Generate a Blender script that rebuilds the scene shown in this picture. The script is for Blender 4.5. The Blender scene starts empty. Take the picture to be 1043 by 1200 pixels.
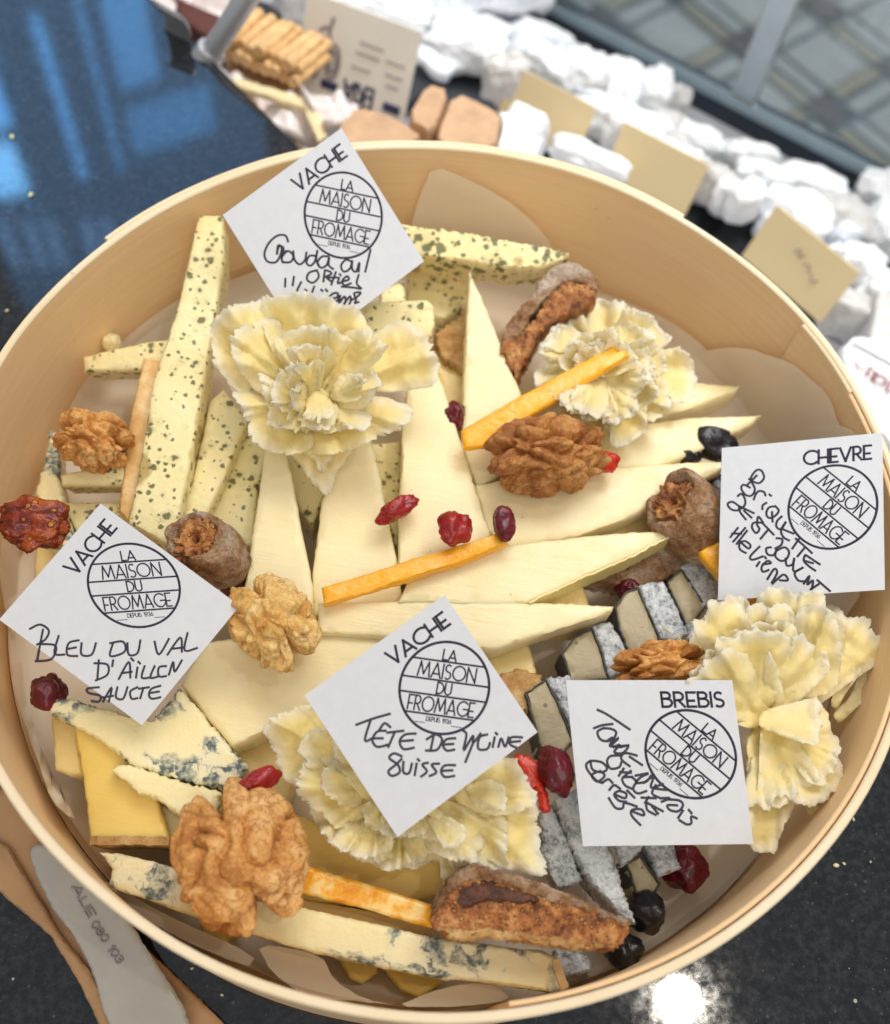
import bpy, bmesh, math, random
from mathutils import Vector, Matrix, noise
from mathutils.geometry import delaunay_2d_cdt
rnd = random.Random(7)
S = bpy.context.scene
COL = S.collection

# ------------------------------------------------------------------ camera
FPX, PW, PH = 1200.0, 1043.0, 1200.0
RIM = 0.062
CAM = Vector((0.0015, -0.1578, 0.2788 + RIM))
pit, rol = 0.4914, 0.1701
_up0 = Vector((0, math.cos(pit), math.sin(pit))); _bk = Vector((0, -math.sin(pit), math.cos(pit))); _rt0 = Vector((1, 0, 0))
RT = _rt0 * math.cos(rol) + _up0 * math.sin(rol)
UP = -_rt0 * math.sin(rol) + _up0 * math.cos(rol)
cd = bpy.data.cameras.new('camera'); cam = bpy.data.objects.new('camera', cd); COL.objects.link(cam)
m = Matrix((RT, UP, _bk)).transposed().to_4x4(); m.translation = CAM
cam.matrix_world = m
cd.sensor_fit = 'VERTICAL'; cd.sensor_height = 24.0; cd.sensor_width = 24.0; cd.lens = 24.0 * FPX / PH
cd.clip_start = 0.01; cd.clip_end = 60
cd.dof.use_dof = True; cd.dof.focus_distance = 0.315; cd.dof.aperture_fstop = 5.4
S.camera = cam

def ray(px, py):
    return (RT * ((px - PW / 2) / FPX) + UP * ((PH / 2 - py) / FPX) - _bk)
def P(px, py, z):                     # the photograph's point at a real height above the counter
    d = ray(px, py)
    return CAM + d * ((z - CAM.z) / d.z)
def mpp(p):                           # metres covered by one photograph pixel at a point
    return (CAM - p).dot(_bk) / FPX

# ------------------------------------------------------------------ world and lamps
w = bpy.data.worlds.new('World'); S.world = w; w.use_nodes = True
bg = w.node_tree.nodes['Background']; bg.inputs[0].default_value = (0.92, 0.96, 1.0, 1); bg.inputs[1].default_value = 0.40

def area(name, loc, target, sx, sy, power, col, spread=None):
    l = bpy.data.lights.new(name, 'AREA'); l.shape = 'RECTANGLE'; l.size = sx; l.size_y = sy; l.energy = power; l.color = col
    if spread: l.spread = spread
    o = bpy.data.objects.new(name, l); COL.objects.link(o); o.location = loc
    o.rotation_euler = (Vector(target) - Vector(loc)).to_track_quat('-Z', 'Y').to_euler()
    return o
area('ceiling_lamp', (0.05, 1.05, 1.75), (0, 0, 0), 1.4, 1.0, 19, (1.0, 0.90, 0.76))
area('front_fill', (0.2, -1.1, 1.7), (0, 0, 0), 1.6, 1.2, 14, (1.0, 0.90, 0.76))  # added soft fill from behind the camera, not a lamp of the shop
area('case_fill', (0.18, 0.52, 0.75), (0.12, 0.46, -0.1), 0.6, 0.25, 1.7, (0.93, 0.97, 1.0), math.radians(75))  # added fill to brighten the white cheeses, no such source seen
# the spot whose reflection burns out on the granite at the lower right
g = P(797, 1172, 0); d = (g - CAM).normalized(); d.z = -d.z
sp = bpy.data.lights.new('spot_lamp', 'AREA'); sp.shape = 'DISK'; sp.size = 0.06; sp.energy = 3.2; sp.color = (1.0, 0.92, 0.80)
so = bpy.data.objects.new('spot_lamp', sp); COL.objects.link(so); so.location = g + d * 1.9
so.rotation_euler = (Vector((0, 0, 0)) - so.location).to_track_quat('-Z', 'Y').to_euler()
# tall shop windows to the north-west, daylight through separate panes
def pane(x0, x1, y0, y1, k, col, dist=2.2):
    n = None; pts = []
    for (px, py) in ((x0[0], y0), (x0[1], y1), (x1[0], y0), (x1[1], y1)):
        q = P(px, py, 0); r = (q - CAM).normalized(); r.z = -r.z
        pts.append((q, r))
    hd = Vector((-0.62, 0.78, 0)).normalized()
    W = [q + r * ((dist - q.dot(hd)) / r.dot(hd)) for q, r in pts]
    c = sum(W, Vector()) / 4
    side = Vector((hd.y, -hd.x, 0))
    us = [p.dot(side) for p in W]; zs = [p.z for p in W]
    sx = abs((us[2] + us[3]) / 2 - (us[0] + us[1]) / 2); sy = abs((zs[1] + zs[3]) / 2 - (zs[0] + zs[2]) / 2)
    l = bpy.data.lights.new('window_light', 'AREA'); l.shape = 'RECTANGLE'; l.size = sx; l.size_y = sy
    l.energy = k * sx * sy * math.pi * 1.0; l.color = col
    o = bpy.data.objects.new('window_light', l); COL.objects.link(o); o.location = c
    o.rotation_euler = (-hd).to_track_quat('-Z', 'Y').to_euler()
BL = (0.09, 0.36, 0.84)
pane((28, 96), (46, 106), 18, 208, 6, BL)
pane((80, 140), (92, 148), -10, 200, 3.6, BL)
pane((100, 152), (150, 205), -10, 95, 4.2, BL)
pane((130, 165), (240, 262), 115, 165, 3, BL)
pane((-40, -12), (-6, 18), 90, 150, 10, BL)
pane((-30, -2), (14, 38), 170, 228, 11, (0.16, 0.5, 0.95))
pane((-70, -55), (-30, 0), 0, 80, 5, BL)
for x in (8, 38, 62, 105, 128, 160, 185): pane((x - 8, x), (x + 6, x + 14), 255, 315, 2.4, (0.22, 0.45, 0.85))
pane((-90, -40), (300, 320), -60, 320, 1.7, (0.08, 0.32, 0.68), 2.35)
vs = S.view_settings; vs.view_transform = 'Standard'; vs.look = 'None'; vs.exposure = 0.06; vs.gamma = 1.0; vs.use_curve_mapping = False
S.render.engine = 'CYCLES'; S.cycles.use_denoising = True; S.cycles.max_bounces = 8; S.cycles.transparent_max_bounces = 12
S.cycles.caustics_reflective = False; S.cycles.caustics_refractive = False

# ------------------------------------------------------------------ materials
def lin(r, g, b):
    f = lambda v: (v / 255 / 12.92) if v / 255 <= 0.04045 else ((v / 255 + 0.055) / 1.055) ** 2.4
    return (f(r), f(g), f(b), 1)
class NT:
    def __init__(s, name):
        s.m = bpy.data.materials.new(name); s.m.use_nodes = True; s.t = s.m.node_tree; s.n = s.t.nodes
        s.b = s.n['Principled BSDF']; s.out = s.n['Material Output']
        s.tc = s.n.new('ShaderNodeTexCoord')
    def link(s, a, b): s.t.links.new(a, b)
    def node(s, t, **k):
        x = s.n.new(t)
        for a, v in k.items(): setattr(x, a, v)
        return x
    def map(s, scale=(1, 1, 1), rot=(0, 0, 0)):
        x = s.n.new('ShaderNodeMapping'); x.inputs['Scale'].default_value = scale; x.inputs['Rotation'].default_value = rot
        s.link(s.tc.outputs['Object'], x.inputs[0]); return x.outputs[0]
    def noise(s, scale, detail=4, rough=0.55, vec=None, dist=0):
        x = s.n.new('ShaderNodeTexNoise'); x.inputs['Scale'].default_value = scale; x.inputs['Detail'].default_value = detail
        x.inputs['Roughness'].default_value = rough; x.inputs['Distortion'].default_value = dist
        s.link(vec or s.tc.outputs['Object'], x.inputs['Vector']); return x
    def voro(s, scale, vec=None, rnd=1.0, feature='F1'):
        x = s.n.new('ShaderNodeTexVoronoi'); x.feature = feature; x.inputs['Scale'].default_value = scale; x.inputs['Randomness'].default_value = rnd
        s.link(vec or s.tc.outputs['Object'], x.inputs['Vector']); return x
    def ramp(s, fac, stops):
        x = s.n.new('ShaderNodeValToRGB'); e = x.color_ramp.elements
        while len(e) < len(stops): e.new(0.5)
        for i, (p, c) in enumerate(stops): e[i].position = p; e[i].color = c if len(c) == 4 else (*c, 1)
        s.link(fac, x.inputs[0]); return x.outputs[0]
    def mix(s, fac, a, b):
        x = s.n.new('ShaderNodeMix'); x.data_type = 'RGBA'
        for v, i in ((fac, 0), (a, 6), (b, 7)):
            if hasattr(v, 'node'): s.link(v, x.inputs[i])
            else: x.inputs[i].default_value = v
        return x.outputs[2]
    def math(s, op, a, b=0.0):
        x = s.n.new('ShaderNodeMath'); x.operation = op
        for v, i in ((a, 0), (b, 1)):
            if hasattr(v, 'node'): s.link(v, x.inputs[i])
            else: x.inputs[i].default_value = v
        return x.outputs[0]
    def bump(s, h, strength=0.3, dist=0.001):
        x = s.n.new('ShaderNodeBump'); x.inputs['Strength'].default_value = strength; x.inputs['Distance'].default_value = dist
        s.link(h, x.inputs['Height']); s.link(x.outputs[0], s.b.inputs['Normal']); return x
    def set(s, color=None, rough=0.5, sss=0, radius=(0.004, 0.002, 0.001), spec=0.5, **k):
        if color is not None:
            if hasattr(color, 'node'): s.link(color, s.b.inputs['Base Color'])
            else: s.b.inputs['Base Color'].default_value = color
        if hasattr(rough, 'node'): s.link(rough, s.b.inputs['Roughness'])
        else: s.b.inputs['Roughness'].default_value = rough
        s.b.inputs['Specular IOR Level'].default_value = spec
        if sss:
            s.b.inputs['Subsurface Weight'].default_value = sss; s.b.inputs['Subsurface Radius'].default_value = radius; s.b.inputs['Subsurface Scale'].default_value = 1.0
        for a, v in k.items(): s.b.inputs[a.replace('_', ' ')].default_value = v
        return s.m
M = {}
def wood(name, c1, c2, rot=0.0):
    t = NT(name); v = t.map((14, 14, 900), (0, 0, rot)); n1 = t.noise(1.2, 5, 0.6, v)
    n2 = t.noise(26, 3); n3 = t.noise(900, 2)
    c = t.ramp(n1.outputs[0], [(0.3, c1), (0.7, c2)])
    sp = t.ramp(t.voro(70).outputs['Distance'], [(0.03, (1, 1, 1, 1)), (0.06, (0, 0, 0, 1))])
    c = t.mix(t.math('MULTIPLY', sp, 0.35), c, lin(150, 110, 65))
    c = t.mix(t.math('MULTIPLY', t.ramp(n2.outputs[0], [(0.45, (0, 0, 0, 1)), (0.7, (1, 1, 1, 1))]), 0.35), c, c2)
    t.bump(t.math('ADD', n1.outputs[0], t.math('MULTIPLY', n3.outputs[0], 0.4)), 0.25, 0.0006)
    return t.set(c, 0.55, spec=0.35)
M['wood'] = wood('poplar_wood', lin(238, 200, 150), lin(245, 213, 170))
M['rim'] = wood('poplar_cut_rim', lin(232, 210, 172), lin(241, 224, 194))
def cheese(name, c1, c2, rough=0.38, sss=0.45, bump=0.11, holes=0.0):
    t = NT(name); n = t.noise(38, 4); n2 = t.noise(320, 4, 0.6)
    c = t.ramp(n.outputs[0], [(0.32, c1), (0.68, c2)])
    v = t.voro(95); sz = t.math('MULTIPLY', t.math('POWER', v.outputs['Color'], 3.0), 0.14)
    spk = t.math('LESS_THAN', v.outputs['Distance'], sz)
    c = t.mix(t.math('MULTIPLY', spk, 0.35 + holes), c, lin(150, 120, 60))
    st = t.noise(1.0, 4, 0.6, t.map((60, 520, 60), (0, 0, .5)))
    h = t.math('SUBTRACT', t.math('ADD', t.math('ADD', n2.outputs[0], t.math('MULTIPLY', n.outputs[0], 1.5)), t.math('MULTIPLY', st.outputs[0], 1.6)), t.math('MULTIPLY', spk, 2.5))
    rough = t.ramp(t.noise(55, 4).outputs[0], [(.35, (rough - .14,) * 3 + (1,)), (.65, (rough + .10,) * 3 + (1,))])
    c = t.mix(t.math('MULTIPLY', t.ramp(st.outputs[0], [(.45, (0, 0, 0, 1)), (.65, (1, 1, 1, 1))]), .10), c, c1)
    t.bump(h, bump, 0.0012)
    return t.set(c, rough, sss, spec=0.4)
M['tomme'] = cheese('pressed_sheep_cheese', lin(236, 220, 172), lin(242, 229, 188))
M['tomme_deep'] = cheese('pressed_cheese_deep', lin(230, 204, 136), lin(238, 216, 156))
M['mountain'] = cheese('mountain_cheese', lin(230, 198, 104), lin(238, 210, 126))
def herb(name, c1, c2, dens=1.0):
    t = NT(name); n = t.noise(45, 3); dn = t.noise(420, 3)
    vm = t.node('ShaderNodeVectorMath', operation='MULTIPLY_ADD'); t.link(dn.outputs['Color'], vm.inputs[0]); vm.inputs[1].default_value = (0.0022,) * 3
    t.link(t.tc.outputs['Object'], vm.inputs[2]); vec = vm.outputs[0]
    c = t.ramp(n.outputs[0], [(0.3, c1), (0.7, c2)])
    sel = lambda vv, cut, k: t.math('MULTIPLY', t.math('MAXIMUM', t.math('SUBTRACT', vv.outputs['Color'], cut), 0.0), k * dens)
    v = t.voro(250, vec); sz = sel(v, .44, 1.05); soft = lambda vv, s_, k: t.ramp(t.math('MULTIPLY', t.math('SUBTRACT', s_, vv.outputs['Distance']), k), [(0.0, (0, 0, 0, 1)), (1.0, (1, 1, 1, 1))])
    f = soft(v, sz, 9)
    v3 = t.voro(460, vec); f3 = soft(v3, sel(v3, .42, 1.15), 10)
    v2 = t.voro(60, vec); h2 = soft(v2, sel(v2, .50, 1.15), 12)
    deep = t.mix(v.outputs['Color'], lin(52, 58, 30), lin(104, 104, 62))
    halo = t.math('LESS_THAN', v.outputs['Distance'], t.math('MULTIPLY', sz, 1.7))
    c = t.mix(t.math('MULTIPLY', halo, 0.16), c, lin(150, 150, 100))
    c = t.mix(t.math('MULTIPLY', h2, 0.75), c, lin(168, 138, 70))
    c = t.mix(t.math('MULTIPLY', f3, 0.85), c, lin(78, 82, 44))
    c = t.mix(t.math('MULTIPLY', f, 0.9), c, deep)
    hh = t.math('SUBTRACT', t.noise(300, 3).outputs[0], t.math('ADD', t.math('MULTIPLY', h2, 2.5), t.math('MULTIPLY', f, 0.5)))
    t.bump(hh, 0.4, 0.0011)
    return t.set(c, 0.42, 0.3, spec=0.4)
M['herb'] = herb('nettle_gouda', lin(237, 222, 164), lin(242, 230, 180))
M['herb_dense'] = herb('nettle_gouda_dense', lin(237, 220, 158), lin(242, 228, 174), 1.35)
def blue(name):
    t = NT(name); n = t.noise(40, 3); dn = t.noise(240, 3)
    vm = t.node('ShaderNodeVectorMath', operation='MULTIPLY_ADD'); t.link(dn.outputs['Color'], vm.inputs[0]); vm.inputs[1].default_value = (0.005,) * 3
    t.link(t.tc.outputs['Object'], vm.inputs[2]); vec = vm.outputs[0]
    c = t.ramp(n.outputs[0], [(0.3, lin(239, 224, 168)), (0.7, lin(244, 233, 192))])
    zone = t.ramp(t.noise(42, 2, vec=vec).outputs[0], [(0.46, (0, 0, 0, 1)), (0.54, (1, 1, 1, 1))])
    vn = t.noise(105, 4, 0.6, vec, 1.2).outputs[0]
    core = t.math('MULTIPLY', zone, t.ramp(vn, [(0.515, (0, 0, 0, 1)), (0.575, (1, 1, 1, 1))]))
    halo = t.math('MULTIPLY', zone, t.ramp(vn, [(0.42, (0, 0, 0, 1)), (0.56, (1, 1, 1, 1))]))
    br = t.noise(480, 3).outputs[0]
    c = t.mix(t.math('MULTIPLY', halo, 0.6), c, lin(216, 218, 200))
    c = t.mix(t.math('MULTIPLY', core, t.ramp(br, [(0.36, (0.25, 0.25, 0.25, 1)), (0.56, (1, 1, 1, 1))])), c, lin(92, 106, 104))
    t.bump(t.math('SUBTRACT', t.noise(260, 5, 0.65).outputs[0], t.math('MULTIPLY', core, 0.8)), 0.45, 0.0014)
    return t.set(c, 0.42, 0.3, spec=0.4)
M['blue'] = blue('blue_cheese')
t = NT('washed_rind'); n = t.noise(120, 6, 0.7); n2 = t.noise(500, 4)
c = t.ramp(n.outputs[0], [(0.3, lin(150, 104, 58)), (0.5, lin(192, 150, 96)), (0.72, lin(226, 200, 150))])
t.bump(t.math('ADD', n.outputs[0], n2.outputs[0]), 0.8, 0.0015); M['rind'] = t.set(c, 0.7, 0.1, spec=0.25)
t = NT('amber_rind'); n = t.noise(90, 6, 0.65)
c = t.ramp(n.outputs[0], [(0.3, lin(196, 146, 80)), (0.5, lin(218, 176, 110)), (0.65, lin(234, 206, 156))])
t.bump(n.outputs[0], 0.4, 0.001); M['amber'] = t.set(c, 0.35, 0.25)
t = NT('ash_rind'); n = t.noise(150, 8, 0.78, dist=0.4); n2 = t.noise(60, 3); n3 = t.noise(700, 4, 0.7)
f = t.math('ADD', t.math('MULTIPLY', n.outputs[0], 0.6), t.math('MULTIPLY', n3.outputs[0], 0.4)); f = t.math('ADD', f, t.math('MULTIPLY', t.math('SUBTRACT', n2.outputs[0], 0.5), 0.25))
c = t.ramp(f, [(0.36, lin(92, 96, 100)), (0.43, lin(156, 161, 165)), (0.49, lin(198, 203, 207)), (0.58, lin(228, 231, 234))])
t.bump(f, 0.7, 0.0014); M['ash'] = t.set(c, 0.6, 0.0, spec=0.45)
t = NT('goat_paste'); n = t.noise(60, 3); v = t.voro(230)
spk = t.math('LESS_THAN', v.outputs['Distance'], t.math('MULTIPLY', t.math('POWER', v.outputs['Color'], 3.0), 0.3))
c = t.ramp(n.outputs[0], [(0.3, lin(168, 154, 122)), (0.7, lin(186, 172, 140))]); c = t.mix(t.math('MULTIPLY', spk, 0.8), c, lin(96, 82, 62))
t.bump(t.math('SUBTRACT', t.noise(400, 3).outputs[0], spk), 0.3, 0.001); M['goat'] = t.set(c, 0.42, 0.25)
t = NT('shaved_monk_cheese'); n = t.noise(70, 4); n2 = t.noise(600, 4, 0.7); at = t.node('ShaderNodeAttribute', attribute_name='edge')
c = t.ramp(n.outputs[0], [(0.3, lin(252, 234, 158)), (0.7, lin(253, 240, 184))])  # yellow base includes light bounced between the folds; thin scraped edges go whiter
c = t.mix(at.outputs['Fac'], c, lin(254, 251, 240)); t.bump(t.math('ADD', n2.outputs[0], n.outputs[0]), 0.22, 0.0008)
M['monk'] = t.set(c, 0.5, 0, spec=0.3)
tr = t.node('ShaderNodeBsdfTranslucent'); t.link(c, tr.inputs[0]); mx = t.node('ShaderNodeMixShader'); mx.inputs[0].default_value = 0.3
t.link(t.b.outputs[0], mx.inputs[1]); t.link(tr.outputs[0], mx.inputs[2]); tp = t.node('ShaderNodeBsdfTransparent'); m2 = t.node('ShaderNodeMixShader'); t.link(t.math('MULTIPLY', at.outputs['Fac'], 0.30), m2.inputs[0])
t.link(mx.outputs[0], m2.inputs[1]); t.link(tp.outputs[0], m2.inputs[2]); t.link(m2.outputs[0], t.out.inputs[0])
def nut(name, c1, c2, c3):
    t = NT(name); n = t.noise(75, 6, 0.65); n2 = t.noise(620, 4, 0.7)
    st = t.noise(1.6, 5, 0.65, t.map((300, 300, 110)), 1.5)
    c = t.ramp(n.outputs[0], [(0.40, c1), (0.5, c2), (0.60, c3)]); c = t.mix(t.math('MULTIPLY', t.ramp(st.outputs[0], [(0.50, (0, 0, 0, 1)), (0.57, (1, 1, 1, 1))]), 0.7), c, c1)
    c = t.mix(t.math('MULTIPLY', t.ramp(n2.outputs[0], [(0.56, (0, 0, 0, 1)), (0.66, (1, 1, 1, 1))]), 0.15), c, lin(236, 206, 160))
    t.bump(t.math('ADD', t.math('MULTIPLY', st.outputs[0], 0.8), n2.outputs[0]), 0.6, 0.0012)
    return t.set(c, 0.4, 0.1, radius=(0.002, 0.001, 0.0005), spec=0.4)
M['walnut'] = nut('walnut_skin', lin(180, 116, 54), lin(222, 162, 90), lin(234, 186, 122))
M['walnut_pale'] = nut('walnut_skin_pale', lin(206, 154, 80), lin(234, 192, 116), lin(242, 210, 148))
M['walnut_dark'] = nut('walnut_skin_dark', lin(146, 88, 38), lin(188, 126, 64), lin(206, 152, 90))
t = NT('dried_fig_skin'); n = t.noise(130, 7, 0.75); n2 = t.noise(45, 5, 0.7)
c = t.ramp(n.outputs[0], [(0.36, lin(120, 80, 54)), (0.5, lin(168, 126, 90)), (0.62, lin(196, 162, 130))])
c = t.mix(t.ramp(n2.outputs[0], [(0.46, (0, 0, 0, 1)), (0.60, (.75, .75, .75, 1))]), c, lin(222, 206, 186)); t.bump(t.math('ADD', n.outputs[0], t.noise(500, 4).outputs[0]), 1.0, 0.003); M['fig'] = t.set(c, 0.8, 0, spec=0.2)
t = NT('dried_fig_flesh'); n = t.noise(150, 6, 0.75); v = t.voro(520)
c = t.ramp(n.outputs[0], [(0.38, lin(94, 50, 26)), (0.5, lin(172, 106, 54)), (0.62, lin(214, 156, 94))]); sd = t.ramp(v.outputs['Distance'], [(0.22, (1, 1, 1, 1)), (0.34, (0, 0, 0, 1))])
c = t.mix(t.math('MULTIPLY', sd, 0.5), c, lin(214, 166, 104)); t.bump(t.math('ADD', n.outputs[0], sd), 1.0, 0.0022); M['figflesh'] = t.set(c, 0.5, 0.1)
t = NT('fig_dark_heart'); n = t.noise(150, 6, 0.75); c = t.ramp(n.outputs[0], [(0.3, lin(58, 34, 30)), (0.7, lin(120, 74, 52))]); t.bump(n.outputs[0], 1.0, 0.002); M['figdark'] = t.set(c, 0.45)
t = NT('dried_tomato_skin'); n = t.noise(110, 5, 0.65); v = t.voro(260)
c = t.ramp(n.outputs[0], [(0.36, lin(70, 18, 12)), (0.5, lin(126, 40, 20)), (0.64, lin(176, 88, 36))]); sd = t.ramp(v.outputs['Distance'], [(0.2, (1, 1, 1, 1)), (0.32, (0, 0, 0, 1))])
c = t.mix(t.math('MULTIPLY', sd, 0.5), c, lin(222, 150, 72)); t.bump(t.math('ADD', n.outputs[0], t.math('MULTIPLY', sd, 0.7)), 0.8, 0.002); M['tomato'] = t.set(c, 0.25, 0.05)
def berry(name, c1, c2, rough=0.25, sss=0.2):
    t = NT(name); n = t.noise(160, 5, 0.6); c = t.ramp(n.outputs[0], [(0.3, c1), (0.7, c2)]); t.bump(n.outputs[0], 0.6, 0.0015)
    return t.set(c, rough, sss, radius=(0.003, 0.0005, 0.0004))
M['cranberry'] = berry('dried_cranberry', lin(120, 16, 22), lin(176, 36, 34)); M['cranberry_dark'] = berry('dried_cranberry_dark', lin(70, 12, 24), lin(118, 24, 40))
M['cran_red'] = berry('dried_berry_bright', lin(176, 30, 16), lin(206, 54, 26)); M['raisin'] = berry('black_raisin', lin(14, 14, 20), lin(34, 32, 40), 0.3, 0)
t = NT('candied_orange'); n = t.noise(240, 5, 0.6); n2 = t.noise(40, 3)
c = t.ramp(n2.outputs[0], [(0.3, lin(242, 166, 26)), (0.7, lin(248, 188, 48))]); c = t.mix(t.math('MULTIPLY', t.ramp(n.outputs[0], [(0.55, (0, 0, 0, 1)), (0.75, (1, 1, 1, 1))]), 0.35), c, lin(250, 206, 110))
t.bump(n.outputs[0], 0.5, 0.0012); M['peel'] = t.set(c, 0.18, 0.4, radius=(0.002, 0.0012, 0.0004))
t = NT('candied_orange_dark'); n = t.noise(200, 5, 0.6); c = t.ramp(n.outputs[0], [(0.35, lin(230, 150, 20)), (0.5, lin(240, 176, 48)), (0.62, lin(246, 214, 140))]); t.bump(n.outputs[0], 0.5, 0.0012)
M['peel2'] = t.set(c, 0.18, 0.4, radius=(0.002, 0.0012, 0.0004))
t = NT('white_card'); n = t.noise(300, 3); t.bump(n.outputs[0], 0.05, 0.0005); M['card'] = t.set(t.ramp(n.outputs[0], [(0.3, lin(206, 208, 214)), (0.7, lin(211, 213, 218))]), 0.5, spec=0.3)
t = NT('print_ink'); M['ink'] = t.set(lin(38, 32, 54), 0.5, spec=0.3)
t = NT('pen_ink'); M['pen'] = t.set(lin(44, 40, 58), 0.4, spec=0.4)
t = NT('greaseproof_paper'); n = t.noise(22, 4); n2 = t.noise(160, 3); c = t.ramp(n.outputs[0], [(0.3, lin(248, 236, 216)), (0.7, lin(252, 244, 230))])
t.bump(t.math('ADD', n.outputs[0], t.math('MULTIPLY', n2.outputs[0], 0.15)), 0.2, 0.002); t.set(c, 0.35, spec=0.4)
tr = t.node('ShaderNodeBsdfTransparent'); tr.inputs[0].default_value = (0.97, 0.92, 0.84, 1); mx = t.node('ShaderNodeMixShader'); mx.inputs[0].default_value = 0.84
tl = t.node('ShaderNodeBsdfTranslucent'); t.link(c, tl.inputs[0]); m2 = t.node('ShaderNodeMixShader'); m2.inputs[0].default_value = 0.22
t.link(t.b.outputs[0], m2.inputs[1]); t.link(tl.outputs[0], m2.inputs[2]); t.link(m2.outputs[0], mx.inputs[2]); t.link(tr.outputs[0], mx.inputs[1]); t.link(mx.outputs[0], t.out.inputs[0]); M['liner'] = t.m
t = NT('black_granite'); v = t.voro(620); v2 = t.voro(210); n = t.noise(30, 4); n2 = t.noise(420, 3, 0.7)
spk = t.math('LESS_THAN', v.outputs['Distance'], t.math('MULTIPLY', t.math('POWER', v.outputs['Color'], 4.0), 0.42))
sp2 = t.math('LESS_THAN', v2.outputs['Distance'], t.math('MULTIPLY', t.math('POWER', v2.outputs['Color'], 7.0), 0.22))
c = t.ramp(n2.outputs[0], [(0.42, (0.004, 0.0045, 0.006, 1)), (0.72, (0.028, 0.030, 0.036, 1))]); c = t.mix(t.math('MULTIPLY', spk, 0.5), c, lin(96, 98, 104)); c = t.mix(sp2, c, lin(170, 166, 158))
r = t.ramp(t.noise(240, 4, 0.7).outputs[0], [(0.35, (0.03,) * 3 + (1,)), (0.7, (0.09,) * 3 + (1,))]); M['granite'] = t.set(c, r, spec=0.75)
def plain(name, col, rough=0.5, metal=0.0, spec=0.5, var=0.12, scale=60, bump=0.2, sss=0):
    t = NT(name); n = t.noise(scale, 5, 0.6); k = lambda f: tuple(min(1, x * f) for x in col[:3]) + (1,)
    c = t.ramp(n.outputs[0], [(0.3, k(1 - var)), (0.7, k(1 + var))]); t.bump(n.outputs[0], bump, 0.001)
    return t.set(c, rough, sss, spec=spec, Metallic=metal)
M['slate'] = plain('slate', lin(44, 48, 56), 0.6); M['bloom'] = plain('white_bloomy_rind', lin(244, 246, 249), 0.8, var=0.05, scale=120, bump=0.6, sss=0.15)
M['bloom_grey'] = plain('grey_bloomy_rind', lin(206, 204, 202), 0.8, var=0.12, scale=120, bump=0.9)
M['beige'] = plain('beige_card', lin(230, 208, 162), 0.7, var=0.05, scale=20, bump=0.05); M['casefloor'] = plain('case_shelf', lin(196, 198, 206), 0.5)
M['steel'] = plain('brushed_steel', lin(205, 206, 210), 0.42, 0.75, var=0.05); M['bread'] = plain('breadstick_crust', lin(220, 178, 124), 0.6, var=0.25, scale=150, bump=0.6)
M['kraft'] = plain('kraft_card', lin(176, 136, 96), 0.75, var=0.12, scale=40); M['brown_rind'] = plain('brown_cheese_rind', lin(192, 154, 118), 0.6, var=0.2, scale=70, bump=0.4)
M['film'] = plain('plastic_film', lin(226, 214, 210), 0.18, var=0.12, scale=50, bump=0.9); M['filmw'] = plain('white_wrap', lin(226, 230, 238), 0.25, var=0.08, scale=50, bump=0.9)
M['red'] = plain('red_print', lin(140, 60, 72), 0.6); M['navy'] = plain('navy_print', lin(52, 56, 92), 0.6); M['cream'] = plain('cream_card', lin(238, 234, 224), 0.6, var=0.04, scale=30)
M['greyp'] = plain('grey_print', lin(150, 140, 142), 0.6); M['tan_board'] = plain('tan_board', lin(178, 138, 98), 0.6, var=0.2, scale=30); M['plate'] = plain('white_plastic', lin(178, 174, 166), 0.3, var=0.06)
M['darkwood'] = plain('dark_brown_box', lin(90, 44, 34), 0.6); M['tile'] = plain('floor_tile', lin(202, 200, 198), 0.5, var=0.12, scale=9); M['tile2'] = plain('floor_tile_dark', lin(122, 116, 116), 0.5, var=0.2, scale=9); M['grout'] = plain('grout', lin(140, 146, 152), 0.7)
M['tan_tile'] = plain('floor_tile_tan', lin(186, 176, 158), 0.5, var=0.12, scale=9)
t = NT('case_glass'); t.set((0.86, 0.95, 0.97, 1), 0.02, Transmission_Weight=1.0, IOR=1.45)
lp = t.node('ShaderNodeBsdfTransparent'); lp.inputs[0].default_value = (0.88, 0.95, 0.98, 1); gl = t.node('ShaderNodeBsdfGlossy'); gl.inputs[1].default_value = 0.05; fr = t.node('ShaderNodeFresnel'); mx = t.node('ShaderNodeMixShader')
t.link(fr.outputs[0], mx.inputs[0]); t.link(lp.outputs[0], mx.inputs[1]); t.link(gl.outputs[0], mx.inputs[2]); t.link(mx.outputs[0], t.out.inputs[0]); M['glass'] = t.m
M['ash_edge'] = plain('dark_ash_edge', lin(66, 66, 64), 0.7, var=0.3, scale=200, bump=0.6); M['joint'] = plain('pale_joint', lin(190, 204, 214), 0.3, var=0.08)
M['edge'] = plain('glass_edge', lin(150, 170, 182), 0.15, var=0.1); M['darkedge'] = plain('dark_seal', lin(36, 46, 58), 0.4)

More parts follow.
